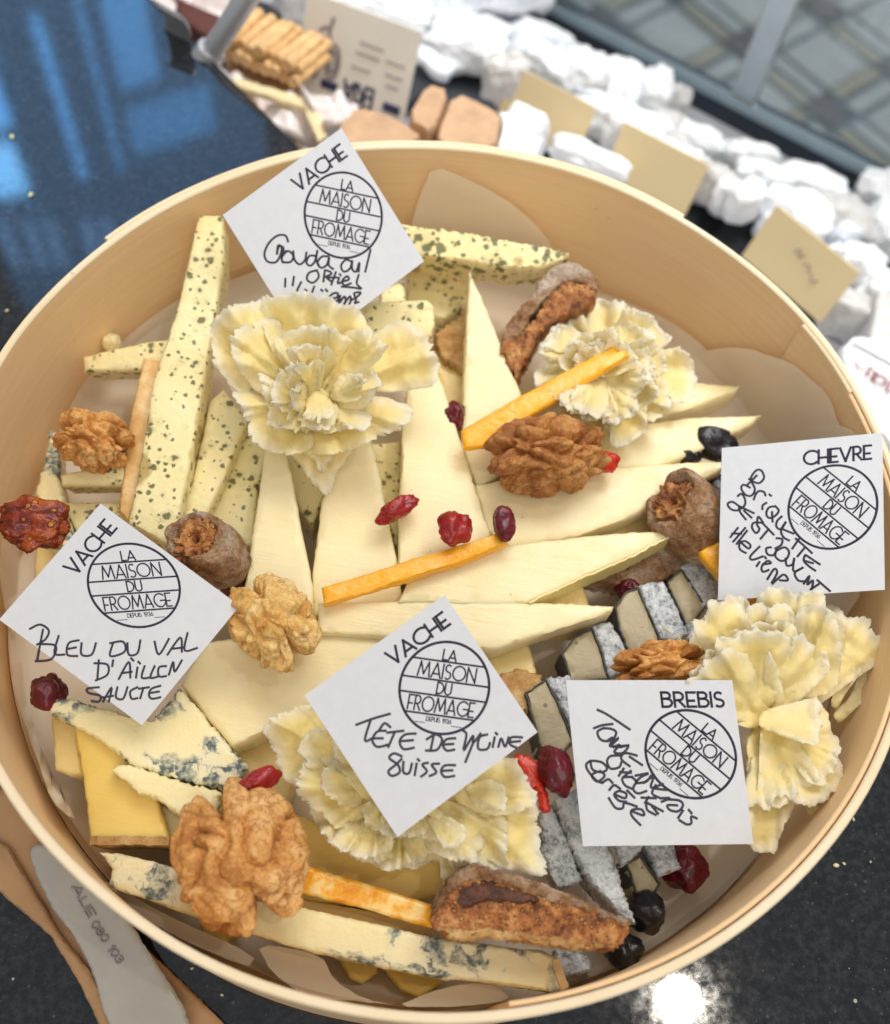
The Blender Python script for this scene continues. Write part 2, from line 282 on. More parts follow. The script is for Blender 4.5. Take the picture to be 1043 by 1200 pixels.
# ------------------------------------------------------------------ mesh helpers
def mesh_obj(name, verts, faces, mat, parent=None, smooth=True, angle=40):
    c = sum((Vector(v) for v in verts), Vector()) / max(1, len(verts))
    if parent is not None:
        c = Vector(); q = parent
        while q: c = c + Vector(q.location); q = q.parent
    me = bpy.data.meshes.new(name); me.from_pydata([tuple(Vector(v) - c) for v in verts], [], faces); me.update()
    me.materials.append(M[mat])
    bm = bmesh.new(); bm.from_mesh(me); bmesh.ops.recalc_face_normals(bm, faces=bm.faces); bm.to_mesh(me); bm.free()
    if smooth: me.shade_smooth(); me.set_sharp_from_angle(angle=math.radians(angle))
    o = bpy.data.objects.new(name, me); COL.objects.link(o)
    if parent is not None: o.parent = parent
    else: o.location = c
    return o
def tag(o, label=None, cat=None, group=None, kind=None):
    for k, v in (('label', label), ('category', cat), ('group', group), ('kind', kind)):
        if v: o[k] = v
    return o
def empty(name, loc, label, cat, group=None):
    o = bpy.data.objects.new(name, None); o.empty_display_size = 0.01; COL.objects.link(o); o.location = loc
    return tag(o, label, cat, group)
def dens(poly, step, jit=0.0, seed=0, closed=True):
    r = random.Random(seed); out = []
    n = len(poly)
    for i in range(n if closed else n - 1):
        a, b = Vector(poly[i]), Vector(poly[(i + 1) % n]); L = (b - a).length; k = max(1, int(round(L / step)))
        nrm = Vector((-(b - a).y, (b - a).x)) / max(L, 1e-6)
        for j in range(k):
            q = a.lerp(b, j / k)
            if j and jit: q = q + nrm * r.gauss(0, jit)
            out.append(q)
    if not closed: out.append(Vector(poly[-1]))
    return out
def sm(poly, it=1):                   # Chaikin corner cutting
    for _ in range(it):
        o = []
        for i in range(len(poly)):
            a, b = Vector(poly[i]), Vector(poly[(i + 1) % len(poly)]); o += [a.lerp(b, 0.2), a.lerp(b, 0.8)]
        poly = o
    return poly
def inside(p, poly):
    c = False; n = len(poly)
    for i in range(n):
        a, b = poly[i], poly[(i + 1) % n]
        if (a[1] > p[1]) != (b[1] > p[1]) and p[0] < (b[0] - a[0]) * (p[1] - a[1]) / (b[1] - a[1]) + a[0]: c = not c
    return c
def edist(p, poly):
    best = 1e9; n = len(poly); p = Vector(p)
    for i in range(n):
        a, b = Vector(poly[i]), Vector(poly[(i + 1) % n]); ab = b - a; L = ab.length_squared
        t = 0 if L == 0 else max(0, min(1, (p - a).dot(ab) / L)); best = min(best, (p - a - ab * t).length)
    return best
def fill(b, grid, seed=0, margin=0.45):
    r = random.Random(seed); xs = [p[0] for p in b]; ys = [p[1] for p in b]; pts = []
    x = min(xs)
    while x < max(xs):
        y = min(ys)
        while y < max(ys):
            q = Vector((x + r.uniform(-.25, .25) * grid, y + r.uniform(-.25, .25) * grid))
            if inside(q, b) and edist(q, b) > grid * margin: pts.append(q)
            y += grid
        x += grid
    n = len(b); vs, es, fs, *_ = delaunay_2d_cdt([Vector(p) for p in b] + pts, [(i, (i + 1) % n) for i in range(n)], [], 1, 1e-5)
    return vs, [list(f) for f in fs]
def area2(p): return sum(p[i][0] * p[(i + 1) % len(p)][1] - p[(i + 1) % len(p)][0] * p[i][1] for i in range(len(p)))
def plane_of(poly, z, slope):
    cx = sum(p[0] for p in poly) / len(poly); cy = sum(p[1] for p in poly) / len(poly); c0 = P(cx, cy, z)
    n = Vector((-slope[0], -slope[1], 1)).normalized()
    def f(q):
        d = ray(q[0], q[1]); return CAM + d * ((c0 - CAM).dot(n) / d.dot(n))
    return f, n
FLOOR = 0.0046
def slab(name, poly, z, th, mat, slope=(0, 0), jit=0.35, grid=9, wav=0.0004, round_=0.0008, seed=None, parent=None, crumb=0.0, soft=0, zmin=FLOOR):
    """a cut piece: its upper face follows the outline at a real height, its sides drop by its thickness"""
    seed = seed if seed is not None else int(abs(poly[0][0] * 13 + poly[0][1] * 7)) % 9999
    if area2(poly) < 0: poly = poly[::-1]
    if soft: poly = sm(poly, soft)
    b = dens(poly, 5 if jit < 0.7 else 3.2, jit, seed)
    f, n = plane_of(poly, z, slope)
    # world outline, inset ring
    W = [f(q) for q in b]; k = len(W)
    nn = []
    for i in range(k):
        t_ = (W[(i + 2) % k] - W[i - 2]).normalized(); nn.append(n.cross(t_))
    if sum(((W[i] + nn[i] * 1e-3) - sum(W, Vector()) / k).length - (W[i] - sum(W, Vector()) / k).length for i in range(k)) > 0: nn = [-x for x in nn]
    v2, fs = fill(b, grid, seed)
    verts = []; nb = k
    def nz(p, s=70): return noise.noise(p * s + Vector((seed, 0, 0)))
    for i, q in enumerate(v2):
        p = f(q)
        if i < nb: p = p + nn[i] * min(round_, 0.0012)
        verts.append(p + n * ((nz(p) * wav + nz(p, 300) * wav * 0.5) + (crumb * (noise.noise(p * 420) + 0.6 * noise.noise(p * 900)) if crumb else 0)))
    top = len(verts)
    faces = list(fs)
    rings = [(0.0, round_)]; hgt = th; ns = max(2, int(th / 0.004))
    for s in range(1, ns + 1): rings.append((0.0, round_ + (hgt - round_) * s / ns))
    prev = list(range(nb))
    for ri, (off, dz) in enumerate(rings):
        cur = []
        for i in range(nb):
            p = W[i] - n * dz
            a = (nz(p, 110) * 1.2 + nz(p, 420) * .5) * wav + (crumb * noise.noise(p * 500) if crumb else 0)
            p = p - nn[i] * a * (1 if ri else .5)
            if p.z < zmin: p.z = zmin
            verts.append(p); cur.append(len(verts) - 1)
        for i in range(nb): faces.append((prev[i], prev[(i + 1) % nb], cur[(i + 1) % nb], cur[i]))
        prev = cur
    faces.append(tuple(reversed(prev)))
    return mesh_obj(name, verts, faces, mat, parent, angle=50)
def rind_wall(name, pts, z, th, mat, slope, polyref, parent, out=0.0006, lip=0.0012, seed=3):
    """thin crust along some sides of a piece"""
    f, n = plane_of(polyref, z, slope); b = dens(pts, 4, 0.3, seed, closed=False); W = [f(q) for q in b]; c = f((sum(p[0] for p in polyref) / len(polyref), sum(p[1] for p in polyref) / len(polyref)))
    verts = []; k = len(W); faces = []; prof = [(-lip, 0.0003), (out, 0.0003), (out * 1.4, -th * 0.5), (out, -th), (-lip, -th)]
    for i in range(k):
        t_ = (W[min(k - 1, i + 1)] - W[max(0, i - 1)]).normalized(); o = n.cross(t_)
        if o.dot(W[i] - c) < 0: o = -o
        for a, h in prof:
            p = W[i] + o * (a + noise.noise(W[i] * 500 + Vector((h * 900, 0, 0))) * 0.0004) + n * h
            if p.z < FLOOR: p.z = FLOOR
            verts.append(p)
    m_ = len(prof)
    for i in range(k - 1):
        for j in range(m_): faces.append((i * m_ + j, i * m_ + (j + 1) % m_, (i + 1) * m_ + (j + 1) % m_, (i + 1) * m_ + j))
    faces += [tuple(range(m_)), tuple(range((k - 1) * m_, k * m_))]
    return mesh_obj(name, verts, faces, mat, parent, angle=60)
def blob(name, mat, px, py, z, w_, h_, d_, rot=0, seed=0, wr=0.18, fr=3.0, sub=4, parent=None, tilt=(0, 0), func=None):
    """wrinkled lump w_ x h_ pixels across on the photograph, d_ metres tall, resting round height z"""
    c = P(px, py, z); s = mpp(c); bm = bmesh.new(); bmesh.ops.create_icosphere(bm, subdivisions=sub, radius=1.0)
    R = Matrix.Rotation(math.radians(-rot), 3, 'Z'); T = Matrix.Rotation(tilt[0], 3, 'X') @ Matrix.Rotation(tilt[1], 3, 'Y')
    o_ = Vector((seed * 3.1, seed * 1.7, seed))
    # local x along image right, y along image up, seen from the camera but kept level with the counter
    hx = Vector((RT.x, RT.y, 0)).normalized(); hy = Vector((-hx.y, hx.x, 0)); B = Matrix((hx, hy, Vector((0, 0, 1)))).transposed()
    verts = []
    for v in bm.verts:
        p = v.co.copy(); k = func(p, seed) if func else 1 + wr * noise.noise(p * fr * .55 + o_) - wr * .7 * (1 - min(1, abs(noise.noise(p * fr * .9 + o_)) * 5)) * .5 + wr * 0.12 * noise.noise(p * fr * 2.6 + o_)
        q = p * k; q = Vector((q.x * w_ * s / 2, q.y * h_ * s / 2, q.z * d_ / 2)); verts.append(c + B @ (R @ (T @ q)))
    faces = [[v.index for v in f.verts] for f in bm.faces]; bm.free()
    return mesh_obj(name, verts, faces, mat, parent, angle=180)
def walnut_f(p, seed):
    o = Vector((seed * 5.3, seed * 2.9, seed * 1.1)); wv = Vector((noise.noise(p * 2.1 + o), noise.noise(p * 2.1 + o + Vector((9, 0, 0))), noise.noise(p * 2.1 + o + Vector((0, 9, 0))))) * 0.55
    q = Vector((p.x * 1.7, p.y * 2.0, p.z * 1.6)) + wv * 1.0 + o
    b1 = math.sqrt(min(1, abs(noise.noise(q)) * 2.4)); b2 = math.sqrt(min(1, abs(noise.noise(q * 2.1 + o)) * 2.2))
    gr = math.exp(-(p.y / 0.10) ** 2) * 0.20 * (0.4 + 0.6 * abs(p.x))
    notch = math.exp(-(p.y / 0.22) ** 2) * max(0, abs(p.x) - 0.55) * 0.7
    return 0.68 + 0.34 * b1 + 0.09 * b2 + 0.03 * noise.noise(p * 9 + o) - gr - notch
def strokes_mesh(name, lines, to3, nrm, width, mat, parent, lift=0.00035, step=None):
    """ink lines: shallow raised ridges on a card"""
    verts = []; faces = []
    for ln in lines:
        pts = [Vector(p) for p in ln]
        if len(pts) > 2:
            cr = []
            for i in range(len(pts) - 1):
                p0, p1, p2, p3 = pts[max(0, i - 1)], pts[i], pts[i + 1], pts[min(len(pts) - 1, i + 2)]
                for j in range(5):
                    t_ = j / 5; cr.append(0.5 * ((2 * p1) + (p2 - p0) * t_ + (2 * p0 - 5 * p1 + 4 * p2 - p3) * t_ * t_ + (3 * p1 - p0 - 3 * p2 + p3) * t_ ** 3))
            pts = cr + [pts[-1]]
        W = [to3(p) for p in pts]; k = len(W); b0 = len(verts)
        if (W[-1] - W[0]).length < 1e-7 and k < 3: continue
        for i in range(k):
            t_ = (W[min(k - 1, i + 1)] - W[max(0, i - 1)])
            if t_.length < 1e-9: t_ = W[-1] - W[0]
            t_.normalize(); s_ = nrm.cross(t_) * (width / 2); e = t_ * (width * 0.35) * (-1 if i == 0 else (1 if i == k - 1 else 0))
            base = W[i] + e - nrm * 0.00005
            verts += [base + s_, base + s_ * 0.55 + nrm * lift, base - s_ * 0.55 + nrm * lift, base - s_]
        for i in range(k - 1):
            for j in range(3): a = b0 + i * 4 + j; faces.append((a, a + 1, a + 5, a + 4))
        faces.append((b0, b0 + 1, b0 + 2, b0 + 3)); a = b0 + (k - 1) * 4; faces.append((a + 3, a + 2, a + 1, a))
    return mesh_obj(name, verts, faces, mat, parent, smooth=False)
def tube(verts, faces, pts, r, n=8):
    b0 = len(verts); k = len(pts); pts = [Vector(p) for p in pts]
    for i, p in enumerate(pts):
        t_ = (pts[min(k - 1, i + 1)] - pts[max(0, i - 1)]).normalized(); a = t_.orthogonal().normalized(); b = t_.cross(a); rr = r[i] if isinstance(r, (list, tuple)) else r
        for j in range(n): an = 2 * math.pi * j / n; verts.append(p + (a * math.cos(an) + b * math.sin(an)) * rr)
    for i in range(k - 1):
        for j in range(n): faces.append((b0 + i * n + j, b0 + i * n + (j + 1) % n, b0 + (i + 1) * n + (j + 1) % n, b0 + (i + 1) * n + j))
    faces.append(tuple(b0 + j for j in range(n))); faces.append(tuple(b0 + (k - 1) * n + j for j in reversed(range(n))))
def box_from(corners, up, th):
    """thin solid from four corners, thickened along a vector"""
    v = [Vector(c) for c in corners] + [Vector(c) + up * th for c in corners]; n = len(corners)
    return v, [tuple(range(n)), tuple(range(2 * n - 1, n - 1, -1))] + [(i, (i + 1) % n, n + (i + 1) % n, n + i) for i in range(n)]

# ------------------------------------------------------------------ the counter and the setting
e0, e1 = P(178, -2, 0), P(352, 172, 0); ed = (e1 - e0).normalized(); en = Vector((-ed.y, ed.x, 0))
if en.dot(Vector((0, 1, 0))) < 0: en = -en      # points away from the counter, to the display case
def counter():
    a, b = e0 - ed * 1.2, e0 + ed * 1.4; c, d_ = b - en * 1.6, a - en * 1.6
    bm = bmesh.new(); vs_ = [bm.verts.new(p) for p in (a, b, c, d_)]; f = bm.faces.new(vs_); r = bmesh.ops.extrude_face_region(bm, geom=[f])
    for v in r['geom']:
        if isinstance(v, bmesh.types.BMVert): v.co.z -= 0.03
    bmesh.ops.bevel(bm, geom=[e for e in bm.edges], offset=0.002, segments=3, affect='EDGES', profile=0.6)
    vv = [v.co.copy() for v in bm.verts]; ff = [[v.index for v in x.verts] for x in bm.faces]; bm.verts.index_update(); ff = [[v.index for v in x.verts] for x in bm.faces]; bm.free()
    o = mesh_obj('granite_counter', vv, ff, 'granite', smooth=False); o['kind'] = 'structure'
counter()
# floor tiles of the shop far below, seen past the case
FZ = -0.9
def floor_tiles():
    g_ = [P(x, y, FZ) for x, y in ((0, -60), (1200, -60), (1400, 500), (0, 500))]
    o = mesh_obj('shop_floor', [(-3, -1, FZ), (4, -1, FZ), (4, 6, FZ), (-3, 6, FZ)], [(0, 1, 2, 3)], 'grout', smooth=False); o['kind'] = 'structure'
    A0 = P(880, 120, FZ); ux = (P(1000, 20, FZ) - P(740, 160, FZ)).normalized(); uy = Vector((-ux.y, ux.x, 0)); sets = {'tile': [], 'tile2': [], 'tan_tile': []}
    k = 0.26; r = random.Random(4)
    for i in range(-12, 13):
        for j in range(-12, 13):
            for (a, b, wx, wy, mt) in ((0, 0, .125, .125, 'tile'), (.084, .0, .034, .125, 'tan_tile'), (.122, 0, .034, .125, 'tile'), (0, .087, .125, .040, 'tile'), (0, .132, .125, .040, 'tan_tile'), (.103, .109, .072, .08, 'tile2')):
                c = A0 + ux * (i * k * .785 + a) + uy * (j * k * .785 + b); h = Vector((0, 0, .004))
                sets[mt].append([c + ux * sx * (wx / 2 - .004) + uy * sy * (wy / 2 - .004) + h for sx, sy in ((-1, -1), (1, -1), (1, 1), (-1, 1))])
    for mt, qs in sets.items():
        v = []; f = []
        for q in qs: f.append((len(v), len(v) + 1, len(v) + 2, len(v) + 3)); v += q
        o = mesh_obj('floor_tiling', v, f, mt, smooth=False); o['kind'] = 'structure'
floor_tiles()
# shelf of the display case and its dark slates
CZ = -0.11
def quad_slab(name, px, z, th, mat, parent=None, **k):
    c = [P(x, y, z) for x, y in px]; v, f = box_from(c, Vector((0, 0, -1)), th); return mesh_obj(name, v, f, mat, parent, smooth=False)
ga, gb = P(652, 34, CZ), P(1012, 222, CZ); gd = (gb - ga).normalized()
g0, g1 = ga - gd * 0.9, gb + gd * 0.6; s0, s1 = e0 - ed * 1.2 + en * .01, e0 + ed * 1.4 + en * .01
v, f = box_from([Vector((s0.x, s0.y, CZ)), Vector((s1.x, s1.y, CZ)), g1, g0], Vector((0, 0, -1)), 0.03)
o = mesh_obj('display_shelf', v, f, 'casefloor', smooth=False); o['kind'] = 'structure'
slates = [([(560, 60), (690, 130), (640, 185), (470, 90)], 'dark slate tray under the row of white cheeses nearest the glass'),
          ([(690, 140), (870, 235), (830, 290), (660, 195)], 'dark slate tray showing between the two tall beige cards'),
          ([(850, 215), (1090, 330), (1060, 420), (800, 280)], 'dark slate tray under the white cheeses at the right edge of the case'),
          ([(300, 0), (560, 60), (480, 120), (250, 60)], 'dark slate tray behind the printed goat card')]
for px, lb in slates: tag(quad_slab('slate_tray', px, CZ + .012, .008, 'slate'), lb, 'tray', 'slate trays in the display case')
# glass front
up = Vector((0, 0, 1)); gn = Vector((-gd.y, gd.x, 0)); gm = P(860, 139, CZ)
gr = empty('case_glass', ga, 'clear glass front of the display case with an upright joint, standing before the tiled floor', 'glass front')
for a, b in ((g0, gm - gd * .0085), (gm + gd * .0085, g1)):
    v, f = box_from([a + up * .012, b + up * .012, b + up * .30, a + up * .30], gn, .006); mesh_obj('pane', v, f, 'glass', gr, smooth=False)
v, f = box_from([gm - gd * .0080 + up * .012, gm + gd * .0080 + up * .012, gm + gd * .0080 + up * .3, gm - gd * .0080 + up * .3], gn * 1.0, .009); mesh_obj('joint', v, f, 'joint', gr, smooth=False)
v, f = box_from([g0 - gn * .006, g1 - gn * .006, g1 + gn * .014, g0 + gn * .014], up, .0115); mesh_obj('bottom_rail', v, f, 'darkedge', gr, smooth=False)
v, f = box_from([g0 + up * .0118 - gn * .005, g1 + up * .0118 - gn * .005, g1 + up * .0118 - gn * .0002, g0 + up * .0118 - gn * .0002], up, .004); mesh_obj('edge_strip', v, f, 'edge', gr, smooth=False)

# ------------------------------------------------------------------ cheeses in the case
def rough_round(p, seed):
    o = Vector((seed, seed * 2, 0)); e = (abs(p.x) ** 3 + abs(p.y) ** 3 + abs(p.z) ** 3) ** (-1 / 3)
    return e * (0.93 + 0.20 * noise.noise(p * 1.8 + o) + 0.06 * noise.noise(p * 4 + o) + 0.03 * noise.noise(p * 12 + o) - 0.05 * (1 - min(1, 3 * abs(noise.noise(p * 1.9 + o)))) - 0.015 * (1 - min(1, 4 * abs(noise.noise(p * 5.1 + o)))))
whites = [  # px, py, w, h, tall, rot, label
 (548, 52, 104, 74, .030, -8, 'large round white bloomy cheese at the back left, on the edge of a slate'),
 (452, 22, 120, 56, .03, -15, 'white wrapped cheese lump behind the printed goat card'),
 (372, 4, 110, 50, .03, -10, 'white wrapped cheese at the top edge beside the breadsticks'),
 (630, 52, 86, 40, .026, -18, 'flat white cheese between the large round and the glass'),
 (592, 92, 60, 46, .028, -10, 'small white cheese peeping out left of the nearest beige card'),
 (640, 84, 70, 46, .030, -25, 'white log cheese end just above the left beige card'),
 (683, 92, 62, 52, .032, -20, 'second lump in the row of white cheeses along the glass'),
 (724, 104, 62, 54, .032, -25, 'third lump in the row of white cheeses along the glass'),
 (764, 112, 52, 50, .032, -20, 'fourth lump in the row of white cheeses along the glass'),
 (792, 122, 36, 30, .024, -30, 'white cheese end with a small orange spot'),
 (705, 142, 64, 40, .028, -30, 'greyish white cheese between the two left beige cards'),
 (752, 158, 100, 44, .026, -28, 'long flat white cheese behind the middle beige card'),
 (806, 164, 96, 34, .022, -26, 'pale bluish flat cheese near the glass above the middle card'),
 (790, 194, 84, 44, .028, -28, 'bright white cheese at the upper edge of the middle beige card'),
 (818, 212, 54, 44, .026, -30, 'small white cheese at the right corner of the middle beige card'),
 (880, 186, 76, 24, .022, -15, 'narrow white cheese nearest the glass at the right'),
 (892, 212, 74, 34, .024, -20, 'oval white cheese at the left end of the right group'),
 (950, 222, 96, 40, .026, -30, 'long white cheese slab in the right group by the glass'),
 (930, 254, 104, 52, .030, -25, 'broad white cheese above the right beige card'),
 (985, 262, 80, 56, .03, -30, 'white cheese right of the broad one, in the right group'),
 (1030, 226, 60, 42, .028, -20, 'white cheese at the right border nearest the glass'),
 (1036, 268, 58, 60, .03, -20, 'white cheese at the right border, middle one'),
 (1005, 318, 64, 50, .03, -30, 'bright white cheese with a rounded end right of the beige card'),
 (1030, 350, 60, 50, .03, -30, 'white cheese at the right border above the grey box'),
 (990, 372, 70, 40, .03, -30, 'white cheese just beyond the rim of the wooden box at the right'),
 (655, 160, 60, 36, .02, -30, 'white cheese peeping under the left beige card'),
 (690, 190, 110, 34, .02, -28, 'white wrapped wedge just beyond the rim, below the left beige card'),
 (612, 158, 60, 40, .03, -28, 'white end of the brown rinded cheese'),
]
for i, (px, py, w_, h_, tall, rot, lb) in enumerate(whites):
    o = blob('white_cheese', 'bloom' if i % 5 != 4 else 'bloom_grey', px, py, CZ + .012 + tall * .55 + (0.02 if i in (4, 26, 27) else 0), w_, h_, tall * 1.1, -rot, i + 1, sub=5, func=rough_round)
    tag(o, lb, 'white cheese', 'white cheeses in the display case')
R_ = random.Random(21)
for k in range(34):                    # the crowded small ones
    t_ = R_.random(); row = R_.choice((0, 1, 2)); x0, y0 = [(600, 62), (650, 128), (840, 226)][row]; x1, y1 = [(800, 140), (860, 212), (1045, 330)][row]
    px, py = x0 + (x1 - x0) * t_ + R_.uniform(-14, 14), y0 + (y1 - y0) * t_ + R_.uniform(-16, 16); tall = R_.uniform(.016, .030)
    tag(blob('white_cheese', ('bloom', 'filmw', 'bloom', 'bloom_grey')[k % 4], px, py, CZ + .012 + tall * .5 + R_.uniform(0, .012), R_.uniform(26, 64), R_.uniform(20, 40), tall, R_.uniform(-10, 50), 50 + k, sub=4, func=rough_round), 'small white bloomy cheese lying among the crowded white cheeses in the case', 'white cheese', 'white cheeses in the display case')
def upright(name, px, h, th, mat, z=CZ + .012, parent=None, lean=0.25):
    a, b = P(*px[0], z), P(*px[1], z); d_ = (b - a).normalized(); nrm = Vector((d_.y, -d_.x, 0)); u = (Vector((0, 0, 1)) + nrm * -lean).normalized()
    v, f = box_from([a, b, b + u * h, a + u * h], nrm.cross(d_) if False else (d_.cross(u)), th); return mesh_obj(name, v, f, mat, parent, smooth=False), a, b, u
for px, h, lb in (([(583, 136), (676, 186)], .031, 'beige card standing left, behind the brown rinded cheese'),
                  ([(708, 202), (803, 252)], .031, 'beige card standing in the middle of the white cheeses'),
                  ([(870, 300), (962, 378)], .034, 'beige card standing at the right with faint marks on it')):
    o, a, b, u = upright('price_card', px, h, .0012, 'beige', z=-.08, lean=.38); tag(o, lb, 'card', 'beige cards turned away in the case')
    if 'marks' in lb:
        d_ = (b - a); n2_ = u.cross(d_).normalized(); n2_ = n2_ if n2_.z > 0 else -n2_
        T6 = lambda p: a + d_ * p[0] + u * (h * p[1]) + n2_ * .0014
        strokes_mesh('faint_marks', [[(.40, .62), (.44, .70), (.47, .60), (.50, .68)], [(.54, .56), (.60, .60), (.62, .50)], [(.66, .52), (.70, .42), (.74, .50)]], T6, n2_, .0008, 'greyp', o)

# ------------------------------------------------------------------ stroke letters
def arc(cx, cy, rx, ry, a0, a1, n=14): return [(cx + rx * math.cos(math.radians(a0 + (a1 - a0) * i / n)), cy + ry * math.sin(math.radians(a0 + (a1 - a0) * i / n))) for i in range(n + 1)]
def pl(*p):
    """straight segments as separate lines so corners stay sharp"""
    return [[p[i], p[i + 1]] for i in range(len(p) - 1)]
GL = {'A': (.72, pl((0, 0), (.36, 1), (.72, 0)) + [[(.12, .26), (.60, .26)]]), 'B': (.5, pl((.25, 1), (0, 1), (0, 0), (.25, 0)) + [[(0, .56), (.25, .56)], arc(.24, .78, .2, .22, 90, -90), arc(.25, .28, .26, .28, 90, -90)]),
 'C': (.78, [arc(.5, .5, .5, .5, 48, 312, 20)]), 'D': (.62, pl((.18, 1), (0, 1), (0, 0), (.18, 0)) + [arc(.16, .5, .46, .5, 90, -90)]), 'E': (.44, pl((.44, 1), (0, 1), (0, 0), (.44, 0)) + [[(0, .42), (.36, .42)]]),
 'F': (.42, pl((.42, 1), (0, 1), (0, 0)) + [[(0, .42), (.34, .42)]]), 'G': (.86, [arc(.5, .5, .5, .5, 48, 358, 22), [(1.0, .48), (.55, .48)]]), 'H': (.6, [[(0, 0), (0, 1)], [(.6, 0), (.6, 1)], [(0, .42), (.6, .42)]]), 'I': (.02, [[(0, 0), (0, 1)]]),
 'K': (.55, [[(0, 0), (0, 1)], [(.55, 1), (0, .45)], [(.12, .55), (.55, 0)]]), 'L': (.40, pl((0, 1), (0, 0), (.40, 0))), 'M': (.92, pl((0, 0), (.14, 1), (.46, .15), (.78, 1), (.92, 0))), 'N': (.66, pl((0, 0), (0, 1), (.66, 0), (.66, 1))), 'O': (1.0, [arc(.5, .5, .5, .5, 0, 360, 26)]),
 'P': (.46, pl((.22, 1), (0, 1), (0, 0)) + [[(0, .45), (.22, .45)], arc(.22, .725, .24, .275, 90, -90)]), 'R': (.5, pl((.22, 1), (0, 1), (0, 0)) + [[(0, .45), (.24, .45)], arc(.22, .725, .24, .275, 90, -90), [(.2, .45), (.5, 0)]]),
 'S': (.46, [arc(.23, .75, .2, .25, 50, 270, 10)[:-1] + arc(.23, .25, .23, .25, 90, -130, 10)]), 'T': (.5, [[(0, 1), (.5, 1)], [(.25, 1), (.25, 0)]]), 'U': (.58, [[(0, 1), (0, .3)] + arc(.29, .3, .29, .3, 180, 360, 10)[1:] + [(.58, 1)]]), 'V': (.68, pl((0, 1), (.34, 0), (.68, 1))),
 '0': (.56, [arc(.28, .5, .28, .5, 0, 360, 18)]), '1': (.2, pl((0, .8), (.18, 1), (.18, 0))), '3': (.5, [arc(.22, .74, .24, .26, 140, -90, 10), arc(.22, .26, .27, .27, 90, -140, 10)]), '6': (.5, [arc(.25, .28, .25, .28, 0, 360, 14), [(.4, 1), (.1, .6), (0, .3)]]), '8': (.5, [arc(.25, .75, .2, .24, 0, 360, 14), arc(.25, .26, .25, .26, 0, 360, 14)]), '9': (.5, [arc(.25, .72, .25, .28, 0, 360, 14), [(.5, .7), (.4, .35), (.1, 0)]]), ' ': (.35, []), '.': (.05, [[(0, 0), (.04, .04)]]), "/": (.4, [[(0, 0), (.4, 1)]])}
def text_lines(s, x, y, h, width=None, centre=False, gap=.16):
    ws = [GL[c][0] for c in s]; tot = sum(ws) + gap * (len(s) - 1); sx = h if width is None else width / tot
    if centre: x -= tot * sx / 2
    out = []
    for c, w_ in zip(s, ws):
        for ln in GL[c][1]: out.append([(x + p[0] * sx, y + p[1] * h) for p in ln])
        x += (w_ + gap) * sx
    return out

# ------------------------------------------------------------------ other things behind the box
o, a, b, u = upright('printed_card', [(345, 110), (470, 158)], .056, .0015, 'cream', z=-.07, lean=.42); tag(o, 'cream printed card with upside down lettering and an animal drawing, beside the breadsticks', 'card')
dd = (b - a); L = dd.length; dn = dd.normalized(); nf = dn.cross(u).normalized()
if nf.dot(CAM - a) < 0: nf = -nf
off = nf * (0.0018 if (dn.cross(u)).dot(nf) > 0 else .0003)
T3 = lambda p: a + dn * (p[0] * L) + u * (p[1] * .056) + off
rot180 = lambda lines, cx, cy: [[(2 * cx - p[0], 2 * cy - p[1]) for p in l] for l in lines]
strokes_mesh('lettering', rot180(text_lines('EKIA', .44, .13, .20, .26), .57, .23), T3, nf, .0018, 'navy', o)
for bx in (.83, .26): strokes_mesh('colour_bar', [[(bx, .22), (bx + .10, .22)]], T3, nf, .0050, 'navy', o)
strokes_mesh('animal_drawing', [arc(.31, .45, .055, .16, 0, 360), arc(.31, .45, .03, .1, 0, 360), [(.27, .62), (.22, .74), (.16, .70)], [(.24, .72), (.26, .84)], [(.12, .30), (.14, .25), (.18, .28), (.17, .34)], [(.04, .34), (.05, .26), (.03, .22)]], T3, nf, .0020, 'greyp', o)
strokes_mesh('small_print', [[(x, y), (x + w_, y)] for x, y, w_ in ((.5, .62, .2), (.52, .72, .2), (.48, .48, .16), (.78, .52, .14), (.76, .64, .16), (.8, .42, .1))], T3, nf, .0012, 'greyp', o)
# breadsticks in a carton
for i in range(16):
    x = 262 + (i % 8) * 11 + (i // 8) * 4; y = 40 + (i % 8) * 5 - (i // 8) * 14 + rnd.uniform(-3, 3); z = -.035 + (i // 8) * .006 + (i % 3) * .002
    p0 = P(x + 4, y + 22, z); p1 = P(x + 42 + rnd.uniform(-5, 5), y - 8, z - .004); v = []; f = []
    tube(v, f, [p0.lerp(p1, k / 6) + Vector((0, 0, rnd.uniform(-.0004, .0004))) for k in range(7)], [.0034 * rnd.uniform(.9, 1.1) for k in range(7)], 10)
    tag(mesh_obj('breadstick', v, f, 'bread'), 'golden breadstick in the loose bundle beside the steel scoop', 'breadstick', 'bundle of golden breadsticks')
tag(slab('carton', [(262, 64), (300, 66), (352, 92), (345, 128), (270, 95)], -.045, .06, 'kraft', zmin=-.11, wav=.0005), 'tan carton under the bundle of breadsticks', 'carton')
tag(slab('tan_divider', [(258, 84), (370, 118), (385, 160), (372, 166), (356, 126), (262, 96)], -.03, .003, 'beige', zmin=-.11), 'pale tan strip of card lying in front of the breadstick carton', 'card')
